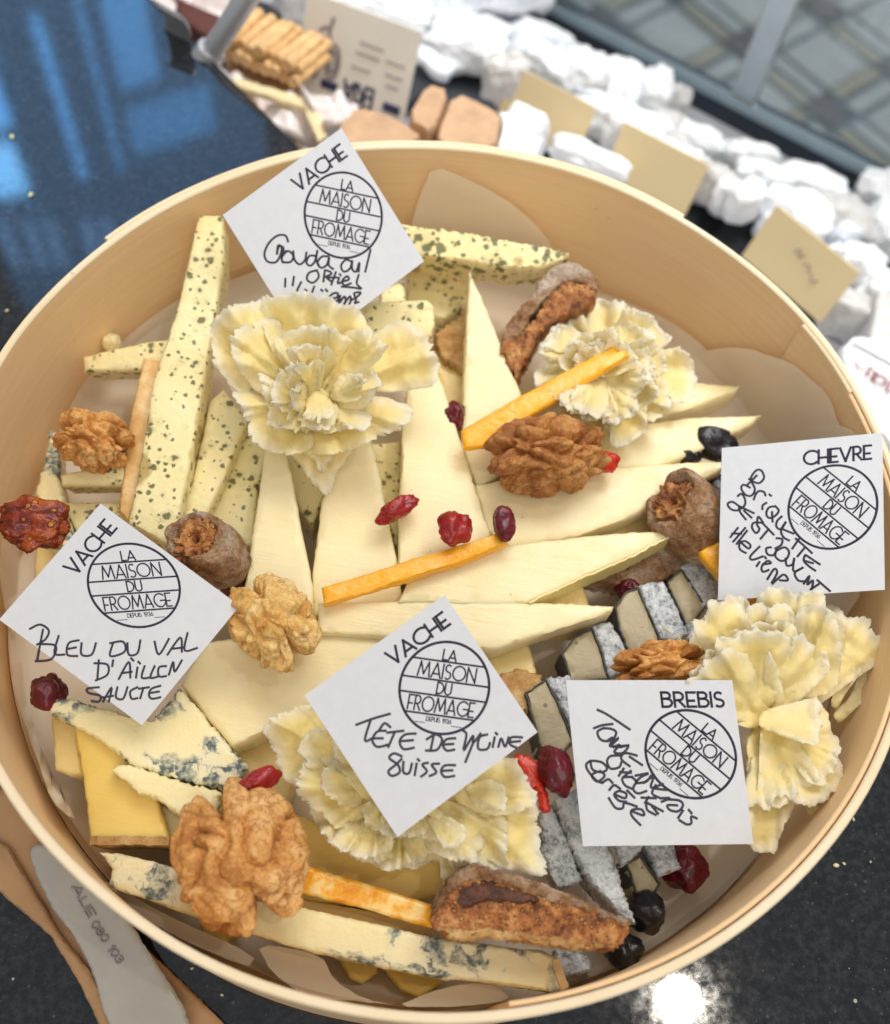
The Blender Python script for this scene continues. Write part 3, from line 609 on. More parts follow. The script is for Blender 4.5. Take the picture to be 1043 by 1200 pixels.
def crumple(name, poly, z, amp, mat, lb, cat, seed=1, th=.0006, group=None):
    b = dens(sm(poly), 5, .5, seed); vs_, fs = fill(b, 5, seed); verts = []
    for q in vs_:
        p = P(q[0], q[1], z); h = abs(noise.noise(p * 38 + Vector((seed, 0, 0)))) * amp * 2 + abs(noise.noise(p * 95 + Vector((0, seed, 0)))) * amp * .8; verts.append(p + Vector((0, 0, h)))
    n0 = len(verts); verts += [v - Vector((0, 0, .006)) for v in verts]; nb = len(b)
    faces = fs + [tuple(n0 + i for i in reversed(f)) for f in fs] + [(i, (i + 1) % nb, n0 + (i + 1) % nb, n0 + i) for i in range(nb)]
    return tag(mesh_obj(name, verts, faces, mat, angle=180), lb, cat, group)
crumple('plastic_bag', [(190, -10), (300, -10), (290, 40), (262, 80), (225, 40)], -.075, .012, 'film', 'clear pinkish plastic bag behind the steel scoop', 'plastic bag', 3, group='plastic bags behind the counter')
crumple('plastic_bag', [(60, -20), (190, -20), (212, 20), (180, 42), (130, 0)], -.05, .012, 'film', 'clear plastic bag at the counter corner, left of the scoop', 'plastic bag', 8, group='plastic bags behind the counter')
crumple('plastic_bag', [(255, 92), (350, 120), (378, 165), (352, 172), (322, 165), (280, 125), (240, 96)], -.045, .012, 'film', 'shiny plastic bag with tan biscuits along the counter edge', 'plastic bag', 5, group='plastic bags behind the counter')
crumple('plastic_bag', [(350, 118), (420, 128), (412, 160), (388, 178), (366, 150)], -.04, .014, 'film', 'crinkled clear bag between the tan strip and the brown cheeses', 'plastic bag', 12, group='plastic bags behind the counter')
crumple('white_wrapper', [(395, -10), (640, -10), (650, 25), (560, 30), (480, 30), (400, 22)], -.085, .014, 'filmw', 'white crumpled wrapping along the back of the case', 'wrapper', 9)
crumple('white_wrapper', [(395, 18), (470, 48), (540, 78), (520, 92), (440, 62), (385, 36)], -.065, .006, 'filmw', 'white paper edge behind the printed goat card', 'wrapper', 19)
tag(slab('dark_box', [(205, -5), (262, 20), (250, 46), (205, 20)], -.06, .03, 'darkwood', zmin=-.11), 'dark brown box glimpsed behind the steel scoop', 'box')
# brown rinded wedges, wrapped
for poly, z, lb in (([(392, 152), (418, 122), (470, 140), (498, 160), (470, 172), (400, 172)], -.02, 'brown rinded cheese wedge nearest the rim, left one'),
                    ([(476, 138), (500, 96), (528, 104), (508, 158)], -.02, 'narrow brown rinded slice in the middle of the brown cheeses'),
                    ([(510, 158), (532, 105), (582, 128), (588, 140), (580, 176), (520, 170)], -.02, 'broad brown rinded wedge right of the narrow slice')):
    tag(slab('brown_cheese', poly, z, .06, 'brown_rind', zmin=-.11, soft=1, round_=.002), lb, 'cheese wedge', 'brown rinded wedges behind the box')
tag(slab('white_cheese', [(582, 128), (620, 140), (636, 172), (622, 190), (580, 178), (590, 142)], -.024, .06, 'bloom', zmin=-.11, soft=1, round_=.003, wav=.002), 'white cut face of the broad brown rinded wedge', 'white cheese', 'white cheeses in the display case')
tag(slab('grey_carton', [(1030, 340), (1100, 360), (1090, 440), (1020, 395)], -.06, .03, 'bloom_grey', zmin=-.11), 'plain grey carton at the right border', 'carton')
# steel scoop at the counter corner
sc = empty('steel_scoop', P(235, 60, -.01), 'shiny steel scoop with a curved strap and a round handle, beside the counter corner', 'scoop')
v = []; f = []; tube(v, f, [P(246, 62, .0), P(262, 40, .012), P(300, -20, .035)], [.0052, .0052, .0056], 16); mesh_obj('handle', v, f, 'steel', sc)
v = []; f = []; tube(v, f, [P(241, 70, -.004), P(248, 58, .002)], [.0075, .0068], 16); mesh_obj('collar', v, f, 'steel', sc)
strip = [(178, -2, .018), (186, 4, .0175), (192, 14, .013), (194, 24, .006), (190, 34, -.002), (180, 42, -.007), (168, 44, -.008)]
v = []; f = []
for x, y, z in strip:
    p = P(x, y, z); q = P(x + 30, y + 17, z - .001); v += [p, q, q - Vector((0, .0006, .0014)), p - Vector((0, .0006, .0014))]
for i in range(len(strip) - 1):
    for j in range(4): f.append((i * 4 + j, i * 4 + (j + 1) % 4, i * 4 + 4 + (j + 1) % 4, i * 4 + 4 + j))
f += [(0, 1, 2, 3), tuple(range(len(v) - 4, len(v)))]; mesh_obj('strap', v, f, 'steel', sc)
slab('blade', [(178, 40), (212, 46), (240, 64), (262, 78), (276, 92), (262, 100), (238, 98), (206, 70), (176, 46)], -.012, .003, 'steel', parent=sc, zmin=-.1, soft=1)
# white bag with dark red writing at the right
bg_ = slab('white_bag', [(985, 392), (1060, 400), (1120, 440), (1100, 520), (1040, 520), (1000, 470)], -.055, .02, 'bloom', zmin=-.11, soft=1, wav=.002); tag(bg_, 'white paper bag with dark red lettering and a black line, beyond the rim at right', 'bag')
T4 = lambda p: P(p[0], p[1], -.0525); nz_ = Vector((0, 0, 1))
strokes_mesh('black_line', [[(1000, 403), (1020, 414), (1060, 436)]], T4, nz_, .0016, 'pen', bg_)
strokes_mesh('lettering', [[(1012, 434), (1006, 430), (1003, 424)], [(1016, 440), (1020, 430), (1026, 440), (1020, 444)], [(1028, 436), (1024, 446), (1034, 450), (1040, 446), (1034, 440), (1028, 440)], [(1044, 448), (1040, 458), (1050, 460)]], T4, nz_, .0012, 'red', bg_)
# tan board with a printed white label at the lower left
tb = slab('tan_board', [(-40, 900), (30, 940), (120, 1060), (190, 1130), (262, 1200), (260, 1240), (130, 1240), (95, 1150), (60, 1095), (-40, 1010)], .006, .006, 'tan_board', zmin=.0003); tag(tb, 'tan wooden board under the white printed label, lower left', 'board')
for poly, z in (([(-40, 960), (10, 992), (64, 1085), (120, 1160), (150, 1240), (135, 1240), (92, 1150), (58, 1096), (-40, 1012)], .009),): slab('raised_edge', poly, z, .005, 'kraft', parent=tb, zmin=.0003)
wl = slab('white_label', [(34, 996), (42, 988), (56, 990), (100, 1026), (140, 1062), (170, 1110), (212, 1172), (222, 1200), (215, 1240), (150, 1240), (122, 1190), (108, 1140), (88, 1098), (70, 1078), (52, 1048), (38, 1015)], .0125, .0015, 'plate', zmin=.0003, soft=1); tag(wl, 'rounded white plastic label with grey printed digits on the tan board', 'label')
T5 = lambda p: P(p[0], p[1], .0128)
def along(s, x0, y0, x1, y1, h):
    d_ = Vector((x1 - x0, y1 - y0)); L_ = d_.length; d_.normalize(); n_ = Vector((d_.y, -d_.x)); return [[(x0 + d_.x * p[0] + n_.x * p[1], y0 + d_.y * p[0] + n_.y * p[1]) for p in l] for l in text_lines(s, 0, 0, h, L_)]
strokes_mesh('printed_digits', along('ALIE', 84, 1040, 104, 1076, 9) + along('080 103', 106, 1084, 138, 1130, 9), T5, nz_, .00045, 'greyp', wl)

# ------------------------------------------------------------------ the round wooden box
box = empty('round_box', (0, 0, 0), 'large round pale wooden cheese box with a bent thin wall, filled with cheese', 'wooden box')
RO, RI = 0.150, 0.1476
def ring(name, ri, ro, z0, z1, mat, a0=0, a1=360, parent=box, n=160, wob=0.0004):
    full = (a1 - a0) >= 360; k = n if full else max(4, int(n * (a1 - a0) / 360)); verts = []; faces = []
    for i in range(k if full else k + 1):
        a = math.radians(a0 + (a1 - a0) * i / k); w_ = wob * noise.noise(Vector((math.cos(a) * 3, math.sin(a) * 3, 1)))
        for (r, z) in ((ri, z0), (ro, z0), (ro, z1 - .0005), (ro - .0005, z1), (ri + .0005, z1), (ri, z1 - .0005)): verts.append((math.cos(a) * (r + w_), math.sin(a) * (r + w_), z + (w_ * 1.5 if z > .03 else 0)))
    m_ = 6
    for i in range(k):
        j = (i + 1) % k if full else i + 1
        for q in range(m_): faces.append((i * m_ + q, i * m_ + (q + 1) % m_, j * m_ + (q + 1) % m_, j * m_ + q))
    if not full: faces += [tuple(range(m_)), tuple(range(k * m_, k * m_ + m_))]
    return mesh_obj(name, verts, faces, mat, parent, angle=35)
ring('wall', RI, RO, .001, RIM - .0012, 'wood')
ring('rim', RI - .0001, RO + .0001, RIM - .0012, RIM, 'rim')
ring('outer_hoop', RO + .0004, RO + .0024, .001, RIM - .0018, 'wood', 62, 150)
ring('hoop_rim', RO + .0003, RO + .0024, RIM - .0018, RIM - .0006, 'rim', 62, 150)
ring('lap', RI - .0018, RI - .0004, .006, RIM - .0009, 'wood', -75, 38)
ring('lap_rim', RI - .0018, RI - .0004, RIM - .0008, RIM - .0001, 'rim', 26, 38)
v, f = [], []
for k in range(96): a = 2 * math.pi * k / 96; v.append((math.cos(a) * (RI - .0002), math.sin(a) * (RI - .0002), .003)); v.append((math.cos(a) * (RI - .0002), math.sin(a) * (RI - .0002), .0008))
f = [tuple(range(0, 192, 2)), tuple(range(191, 0, -2))] + [(2 * k, 2 * k + 1, (2 * k + 3) % 192, (2 * k + 2) % 192) for k in range(96)]
mesh_obj('base', v, f, 'wood', box, smooth=False)

# greaseproof liner: bowl with a wavy edge plus loose folds against the wall
def PWALL(px, py, r):
    d = ray(px, py); A_ = d.x ** 2 + d.y ** 2; B_ = CAM.x * d.x + CAM.y * d.y; C_ = CAM.x ** 2 + CAM.y ** 2 - r * r; s_ = (-B_ + math.sqrt(max(0, B_ * B_ - A_ * C_))) / A_; return CAM + d * s_
ln = empty('liner_paper', (0, 0, .0035), 'translucent greaseproof paper lining the wooden box, its torn edges climbing the wall', 'paper')
def liner():
    v = []; f = []; n = 180; rows = 7
    for i in range(n):
        a = 2 * math.pi * i / n; h = .010 + .004 * math.sin(a * 3 + .5) + .003 * math.sin(a * 7 + 1) + .003 * noise.noise(Vector((math.cos(a) * 4, math.sin(a) * 4, 0)))
        for j in range(rows):
            t_ = j / (rows - 1)
            if t_ < .5: r, z = .06 + (.1405 - .06) * (t_ / .5), .0036
            else: q = (t_ - .5) / .5; r, z = .1405 + .0044 * min(1, q * 1.6), .0036 + h * q ** 1.3
            wv = .0006 * noise.noise(Vector((math.cos(a) * r * 60, math.sin(a) * r * 60, 3))); v.append((math.cos(a) * (r - abs(wv)), math.sin(a) * (r - abs(wv)), z + abs(wv)))
    c = len(v); v.append((0, 0, .0036))
    for i in range(n):
        j = (i + 1) % n
        for q in range(rows - 1): f.append((i * rows + q, j * rows + q, j * rows + q + 1, i * rows + q + 1))
        f.append((c, j * rows, i * rows))
    mesh_obj('sheet', v, f, 'liner', ln, angle=180)
liner()
flaps = [[(507, 192), (560, 215), (612, 246), (650, 288), (655, 330), (600, 345), (470, 325), (478, 275), (490, 235)],
         [(782, 446), (818, 412), (868, 405), (930, 425), (972, 462), (985, 500), (1000, 540), (985, 620), (900, 600), (810, 500)],
         [(930, 512), (962, 496), (996, 500), (1010, 520), (1014, 690), (985, 735), (950, 715), (900, 640)],
         [(150, 404), (172, 378), (200, 364), (240, 362), (240, 440), (160, 440)],
         [(-6, 640), (30, 600), (70, 600), (110, 700), (75, 840), (40, 800), (8, 730)],
         [(20, 770), (60, 835), (66, 905), (98, 952), (84, 962), (60, 940), (40, 880), (12, 800)],
         [(740, 395), (770, 378), (786, 395), (780, 430), (742, 425)]]
for i, fl in enumerate(flaps):
    b = dens(sm(fl), 8, .4, i); vs_, fs = fill(b, 12, i); rr = RI - .0030 - .0006 * (i % 3)
    V_ = []
    for q in vs_:
        p = PWALL(q[0], q[1], rr); p.z = max(p.z, .005); k = 1 - .006 * abs(noise.noise(p * 50 + Vector((i, 0, 0)))); V_.append((p.x * k, p.y * k, p.z))
    mesh_obj('fold', V_, fs, 'liner', ln, angle=180)
for i, (pl_, z, sl) in enumerate((([(300, 1105), (376, 1118), (392, 1150), (430, 1172), (470, 1178), (360, 1168), (318, 1140)], .020, (0, .5)), ([(462, 1180), (505, 1162), (548, 1152), (583, 1155), (600, 1172), (540, 1180)], .022, (0, .3)), ([(700, 1000), (930, 880), (960, 900), (900, 1000), (780, 1100), (690, 1140), (670, 1120)], .0062, (0.02, .0)), ([(120, 1030), (200, 1075), (300, 1120), (290, 1135), (190, 1090), (124, 1042)], .02, (0, .3)))):
    fn, n_ = plane_of(pl_, z, sl); b = dens(sm(pl_), 7, .3, i); vs_, fs = fill(b, 10, i); mesh_obj('fold', [fn(q) + Vector((0, 0, .0012 * noise.noise(fn(q) * 60))) for q in vs_], fs, 'liner', ln, angle=180)
# ------------------------------------------------------------------ cut cheeses
GH = 'sticks of gouda with nettle flecks'; TM = 'slices of pale sheep cheese'; BLU = 'pieces of blue veined cheese'; MT = 'wedges of yellow mountain cheese'
def piece(name, lb, cat, group, *a, **k): return tag(slab(name, *a, **k), lb, cat, group)
piece('gouda_stick', 'longest pale gouda stick with green flecks, leaning up against the far left wall', 'cheese', GH, [(233, 251), (261, 252), (263, 300), (252, 370), (240, 440), (222, 545), (203, 642), (150, 614), (166, 530), (178, 450), (206, 368)], .044, .015, 'herb', slope=(-.02, .16))
piece('gouda_stick', 'amber rinded gouda stick edge lying left of the longest stick', 'cheese', GH, [(168, 418), (192, 422), (196, 440), (172, 560), (150, 612), (139, 600), (150, 500)], .032, .012, 'amber', slope=(0, .1))
piece('gouda_stick', 'short thick gouda block crossing behind the longest stick near the left wall', 'cheese', GH, [(97, 418), (150, 405), (204, 396), (206, 420), (190, 432), (98, 436)], .034, .016, 'herb', slope=(0, .45))
piece('gouda_stick', 'flecked gouda stick just right of the longest stick', 'cheese', GH, [(246, 470), (262, 455), (290, 492), (268, 545), (248, 592), (228, 630), (206, 618), (226, 560)], .030, .014, 'herb', slope=(0, .12))
piece('gouda_stick', 'shaded gouda stick between the flecked stick and the first pale wedge', 'cheese', GH, [(290, 500), (316, 522), (302, 570), (296, 640), (250, 640), (238, 610), (262, 560)], .022, .012, 'herb', slope=(0, .1))
piece('gouda_stick', 'small gouda block with a pale top under the walnut at the far left', 'cheese', GH, [(70, 556), (108, 549), (146, 544), (150, 560), (144, 568), (72, 570)], .028, .015, 'herb', slope=(0, .35))
piece('gouda_stick', 'crumbly topped gouda stick along the far wall right of the top card', 'cheese', GH, [(466, 261), (516, 267), (562, 275), (600, 282), (640, 289), (668, 296), (660, 306), (632, 314), (600, 314), (545, 306), (495, 301), (462, 300)], .046, .017, 'herb_dense', slope=(0, .35), jit=.9, crumb=.0004)
piece('gouda_stick', 'shaded gouda block below the crumbly stick at the far wall', 'cheese', GH, [(478, 312), (545, 325), (556, 350), (520, 372), (476, 360)], .022, .014, 'herb')
piece('gouda_stick', 'square ended gouda block right behind the big ruffled rosette', 'cheese', GH, [(404, 364), (424, 355), (470, 352), (500, 350), (508, 358), (510, 378), (506, 392), (470, 402), (410, 402)], .046, .018, 'herb', slope=(0, .2))
piece('gouda_stick', 'tiny gouda corner under the lower edge of the top card', 'cheese', GH, [(446, 338), (473, 328), (476, 352), (446, 356)], .036, .014, 'herb')
piece('gouda_stick', 'narrow gouda strip between two pale wedges below the big rosette', 'cheese', GH, [(430, 520), (470, 516), (470, 600), (468, 654), (456, 618), (442, 565)], .020, .012, 'herb')
piece('gouda_stick', 'yellow gouda piece half hidden under the left walnut card', 'cheese', GH, [(74, 588), (146, 588), (146, 640), (96, 640)], .020, .012, 'herb')
tag(blob('cheese_crumb', 'tomme', 131, 403, .022, 22, 20, .01, 0, 3, wr=.25), 'small pale cheese crumb against the left wall', 'crumb')
piece('gouda_stick', 'shaded gouda piece low down between the left and middle wedges of the fan', 'cheese', GH, [(318, 520), (400, 505), (392, 550), (376, 590), (366, 616), (344, 585)], .019, .012, 'herb')
piece('tan_rind_wedge', 'tan crusted wedge behind the tallest pale triangle', 'cheese', None, [(508, 392), (546, 364), (560, 372), (556, 440), (520, 420)], .024, .012, 'rind', jit=1, crumb=.0006)
piece('sheep_slice', 'tan topped pale slice between the big rosette and the tallest triangle', 'cheese', TM, [(505, 410), (546, 405), (545, 470), (538, 500), (520, 470)], .020, .01, 'tomme_deep')
piece('sheep_slice', 'tallest narrow pale triangle pointing to the far wall', 'cheese', TM, [(550, 316), (572, 365), (592, 415), (614, 468), (608, 540), (560, 572), (541, 520), (545, 410)], .036, .012, 'tomme', slope=(0, .10))
piece('sheep_slice', 'left wedge of the fan below the big rosette, its lower end under a walnut', 'cheese', TM, [(316, 488), (330, 500), (346, 580), (367, 690), (366, 742), (282, 742), (284, 700), (300, 600)], .034, .014, 'tomme', slope=(0, .08))
piece('sheep_slice', 'middle wedge of the fan below the big rosette', 'cheese', TM, [(412, 480), (430, 490), (446, 560), (466, 662), (474, 722), (420, 726), (368, 722), (366, 675), (377, 586), (398, 530)], .032, .014, 'tomme', slope=(0, .06))
piece('sheep_slice', 'right broad wedge of the fan below the big rosette', 'cheese', TM, [(486, 380), (508, 420), (540, 515), (574, 626), (560, 668), (466, 668), (468, 600), (472, 500)], .036, .014, 'tomme', slope=(0, .06))
piece('sheep_slice', 'pale slice whose tip lies farthest right, behind the second rosette', 'cheese', TM, [(760, 440), (820, 448), (868, 452), (862, 460), (806, 478), (760, 490)], .022, .010, 'tomme')
SPK = dict(mat='rind')
def sheep(lb, poly, z, th, sl, edge=None, mat='tomme'):
    o = piece('sheep_slice', lb, 'cheese', TM, poly, z, th, mat, slope=sl)
    if edge: rind_wall('rind', edge, z, th, 'tomme_deep', sl, poly, o, out=.0002, lip=.0004)
    return o
sheep('pale pointed slice under the second rosette and the darkest walnut', [(893, 486), (880, 498), (826, 524), (770, 548), (700, 552), (640, 560), (610, 545), (640, 510), (735, 498), (810, 489)], .030, .010, (0, .06))
sheep('pale pointed slice touching the goat card with its tip', [(846, 540), (848, 549), (780, 585), (730, 608), (674, 628), (600, 642), (572, 622), (556, 568), (620, 556), (708, 549), (780, 543)], .034, .010, (0, .06))
sheep('darker slice lying under the slice that touches the goat card', [(808, 566), (828, 588), (790, 618), (740, 640), (670, 640), (660, 622), (740, 600)], .022, .010, (0, 0), mat='tomme_deep')
sheep('pale pointed slice ending on the rolled dried fig', [(788, 621), (787, 627), (740, 652), (690, 673), (620, 705), (540, 708), (466, 706), (478, 682), (560, 645), (600, 638), (700, 626)], .038, .011, (0, .06), edge=[(787, 628), (740, 653), (690, 674), (620, 706)])
sheep('deeper yellow slice under the slice that ends on the fig', [(680, 676), (690, 706), (690, 735), (600, 735), (600, 700)], .026, .012, (0, 0), mat='tomme_deep')
sheep('long pale sliver pointing at the grey goat cheese', [(720, 710), (718, 716), (652, 737), (582, 760), (530, 757), (440, 745), (372, 742), (373, 706), (440, 704), (520, 703), (640, 706)], .036, .010, (0, .05))
sheep('broad pale triangle at lower left between walnut and card', [(240, 752), (300, 744), (376, 741), (470, 739), (562, 738), (545, 764), (450, 795), (330, 850), (272, 875), (240, 838), (212, 802)], .032, .014, (0, .02))
o = sheep('yellow wedge with a tan crust beside the lower middle card', [(572, 766), (618, 746), (632, 798), (620, 830), (590, 830)], .024, .012, (0, 0), mat='tomme_deep')
slab('rind', [(584, 792), (606, 782), (636, 790), (640, 830), (600, 836)], .0262, .012, 'rind', parent=o, jit=1, crumb=.0006)
# yellow mountain cheese
def mount(lb, poly, z, th, sl, edge=None, mat='mountain', rth=None):
    o = piece('mountain_wedge', lb, 'cheese', MT, poly, z, th, mat, slope=sl)
    if edge: rind_wall('rind', edge, z, rth or th, 'rind', sl, poly, o, out=.0012)
    return o
mount('deep yellow wedge with a brown crust at the lower left wall', [(86, 846), (130, 860), (160, 900), (184, 938), (198, 985), (150, 984), (106, 984), (98, 920)], .030, .022, (0, .12), edge=[(198, 986), (150, 985), (106, 985)])
mount('small flecked yellow piece against the left wall below the left card', [(60, 838), (90, 848), (97, 908), (80, 908), (65, 902)], .026, .018, (0, .1), mat='tomme_deep')
mount('pale strip of cheese between the crusted wedge and the big walnut', [(180, 936), (232, 966), (236, 1010), (214, 1030), (204, 1012)], .024, .016, (0, .05), mat='tomme')
mount('deep yellow block under the lower rosette and the orange strip', [(340, 950), (420, 985), (515, 1010), (520, 1045), (470, 1060), (350, 1060), (330, 1020)], .022, .016, (0, .02))
mount('yellow corner peeping out below the big walnut', [(232, 1074), (278, 1088), (262, 1104), (238, 1102)], .016, .012, (0, 0))
mount('left yellow tip below the long blue slice', [(390, 1110), (442, 1128), (442, 1140), (424, 1152), (410, 1146)], .014, .010, (0, 0))
mount('right yellow tip below the long blue slice', [(445, 1125), (520, 1138), (520, 1150), (492, 1168), (470, 1160)], .014, .010, (0, 0))
mount('yellow ledge directly under the long orange strip at the bottom', [(336, 1050), (430, 1066), (506, 1082), (510, 1104), (430, 1088), (330, 1070)], .024, .014, (0, 0), mat='tomme_deep')
mount('low yellow slab at the left wall under the dried tomato slice', [(44, 600), (92, 600), (100, 650), (70, 700), (40, 680)], .016, .012, (0, 0), mat='tomme_deep')
mount('shaded yellow slab low under the crusted wedge and the upper blue triangle', [(196, 880), (300, 900), (340, 950), (330, 1010), (230, 990)], .018, .012, (0, 0))
mount('low pale slab glimpsed between the broad triangle and the lower rosette', [(270, 868), (330, 846), (350, 900), (330, 950), (290, 915)], .020, .014, (0, 0), mat='tomme_deep')
# blue cheese
piece('blue_slice', 'upper blue cheese triangle with a crumbly tip under the left card', 'cheese', BLU, [(45, 822), (62, 818), (84, 818), (110, 826), (140, 836), (178, 844), (210, 806), (240, 840), (290, 898), (268, 926), (205, 910), (160, 898), (105, 860), (62, 838)], .036, .010, 'blue', slope=(0, .06), jit=1.0)
piece('blue_slice', 'lower blue cheese triangle with a pale crumbly tip beside the big walnut', 'cheese', BLU, [(129, 901), (140, 896), (154, 896), (190, 908), (258, 928), (252, 950), (234, 972), (206, 952), (184, 935), (160, 926)], .036, .010, 'blue', slope=(0, .05), jit=1.0)
o = piece('blue_slice', 'long blue veined slice along the bottom wall', 'cheese', BLU, [(115, 998), (141, 1000), (210, 1018), (240, 1038), (338, 1061), (430, 1080), (510, 1099), (600, 1110), (637, 1114), (650, 1122), (662, 1160), (648, 1163), (560, 1150), (495, 1144), (430, 1130), (349, 1111), (288, 1092), (207, 1067), (127, 1038), (131, 1018)], .034, .014, 'blue', slope=(0, .05))
rind_wall('rind', [(651, 1124), (662, 1159)], .034, .014, 'amber', (0, .05), [(600, 1110), (637, 1114), (650, 1122), (662, 1160), (648, 1163), (560, 1150)], o, out=.0012)
piece('blue_slice', 'ragged blue cheese sliver against the left wall above the dried tomato', 'cheese', BLU, [(56, 504), (67, 505), (70, 560), (76, 600), (90, 640), (60, 640), (42, 575), (53, 535)], .024, .010, 'blue', jit=1.0)
# ash coated goat cheese
def goat(lb, cut, rinds, z, th=.014, sl=(0, .05)):
    c = P(*(sum((Vector(p) for p in (cut or rinds[0])), Vector((0, 0))) / len(cut or rinds[0])), z); e = empty('goat_brick', (c.x, c.y, FLOOR), lb, 'goat cheese', 'ash coated goat cheese bricks')
    if cut: rind_wall('dark_edge', cut + [cut[0]], z + .0002, th, 'ash_edge', sl, cut, slab('paste', cut, z, th, 'goat', slope=sl, parent=e, wav=.0003), out=.0001, lip=.00035)
    for r_ in rinds: slab('ash_rind', r_, z + .0009, th, 'ash', slope=sl, parent=e, wav=.0006, jit=.8, crumb=.0002)
goat('goat cheese brick with a square cut face, second from the fig', [(721, 712), (733, 694), (748, 689), (772, 745), (775, 762), (738, 766), (726, 738)], [[(748, 687), (762, 682), (778, 681), (794, 710), (808, 744), (790, 752), (774, 748), (758, 712)]], .030)
goat('goat cheese brick nearest the rolled fig', [(781, 682), (799, 667), (814, 690), (827, 712), (806, 736), (792, 706)], [[(799, 664), (819, 651), (834, 668), (847, 690), (838, 702), (826, 712), (812, 688)], [(804, 730), (820, 726), (824, 745), (806, 750)]], .026)
goat('goat cheese brick above the sheep card corner, left of the small walnut', [(658, 766), (674, 746), (694, 735), (704, 762), (714, 796), (668, 800), (664, 782)], [[(694, 733), (715, 728), (726, 744), (736, 762), (728, 786), (715, 796), (704, 760)]], .028)
goat('goat cheese brick wedged between the two lower cards', [(616, 812), (640, 796), (655, 826), (672, 868), (660, 884), (634, 878)], [[(640, 794), (668, 791), (682, 825), (694, 860), (676, 866), (656, 826)]], .028)
goat('longest ash coated brick running down to the dark raisin', None, [[(651, 935), (684, 920), (708, 972), (728, 1035), (746, 1083), (732, 1078), (692, 1034), (668, 985)]], .034)
goat('ash coated brick beside the lower rosette edge', None, [[(634, 952), (648, 946), (668, 988), (684, 1032), (655, 1042), (636, 1000)]], .030)
goat('ash coated brick ends peeping out under the sheep card, left pair', [(706, 975), (722, 972), (736, 1010), (720, 1016)], [[(728, 978), (757, 984), (752, 998), (728, 1016), (718, 990)]], .024)
goat('ash coated brick ends peeping out under the sheep card, right pair', [(734, 1012), (750, 1002), (774, 1036), (764, 1052), (745, 1046)], [[(755, 980), (788, 984), (800, 1017), (772, 1028)]], .022)
goat('ash coated fragment under the fig slice at the bottom', None, [[(652, 1112), (690, 1120), (694, 1138), (664, 1146), (648, 1130)]], .014, th=.008)

# ------------------------------------------------------------------ ruffled rosettes of shaved cheese
def petal_data(V_, F_, E_, poly, base, tip, zb, zt, amp, nr, ph, seed, fray=2.0):
    poly = sm(poly); b = dens(poly, 2.0, 0, seed); r = random.Random(seed); c = Vector(base); mx = max((p - c).length for p in b)
    s0 = r.uniform(0, 90)
    for i in range(len(b)):
        q = b[i]; k = (q - c).length / mx
        if k > .45:
            nz_ = 3.6 * noise.noise(Vector((i * .13, s0, 0))) + 2.2 * noise.noise(Vector((i * .41, s0, 5))) + 1.5 * noise.noise(Vector((i * .9, s0, 9)))
            if noise.noise(Vector((i * .22, s0, 30))) > .38: nz_ -= 5 * r.random()
            q = q + (q - c).normalized() * (nz_ * fray * .7) * min(1, (k - .45) * 3)
        b[i] = q
    vs_, fs = fill(b, 4, seed); ax = Vector(tip) - c; L_ = ax.length; ax.normalize(); sd = Vector((-ax.y, ax.x)); n0 = len(V_)
    W_ = max(1, max(abs((q - c).dot(sd)) for q in b))
    bl = list(b)
    wn = Vector((seed * .37, seed * .11, 0)); A_ = amp * 1.0
    for i, q in enumerate(vs_):
        q = Vector(q); t_ = (q - c).dot(ax) / L_; tt = max(0, min(1.15, t_))
        ang = math.atan2((q - c).dot(sd), max(6, (q - c).dot(ax)))
        a_ = nr * 3.4 * ang + ph + 1.6 * noise.noise(Vector((ang * 2.2, tt * .8, seed)))
        fz = math.sin(a_) + .45 * math.sin(2.3 * a_ + seed); lat = 4.0 * tt * math.cos(a_)
        z = zb + (zt - zb) * tt ** 1.2 + A_ * min(1, tt * 1.2) * fz + .0022 * noise.noise(Vector((q.x * .045, q.y * .045, seed))) + .0006 * noise.noise(Vector((q.x * .16, q.y * .16, seed))) + .0011 * tt * noise.noise(Vector((ang * 16, tt * 1.2, seed)))
        fr_ = (max(0, tt - .4) / .6) ** 1.4; fq = noise.noise(Vector((ang * 7, tt * 1.5, seed + 40))); z += .0030 * fr_ * noise.noise(Vector((ang * 9, tt, seed + 70)))
        qq = q + sd * (lat + 5 * fr_ * fq) + ax * (3 * fr_ * noise.noise(Vector((ang * 11, tt, seed + 90))))
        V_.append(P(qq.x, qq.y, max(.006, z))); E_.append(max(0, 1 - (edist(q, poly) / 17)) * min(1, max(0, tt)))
    F_ += [tuple(n0 + j for j in f) for f in fs]
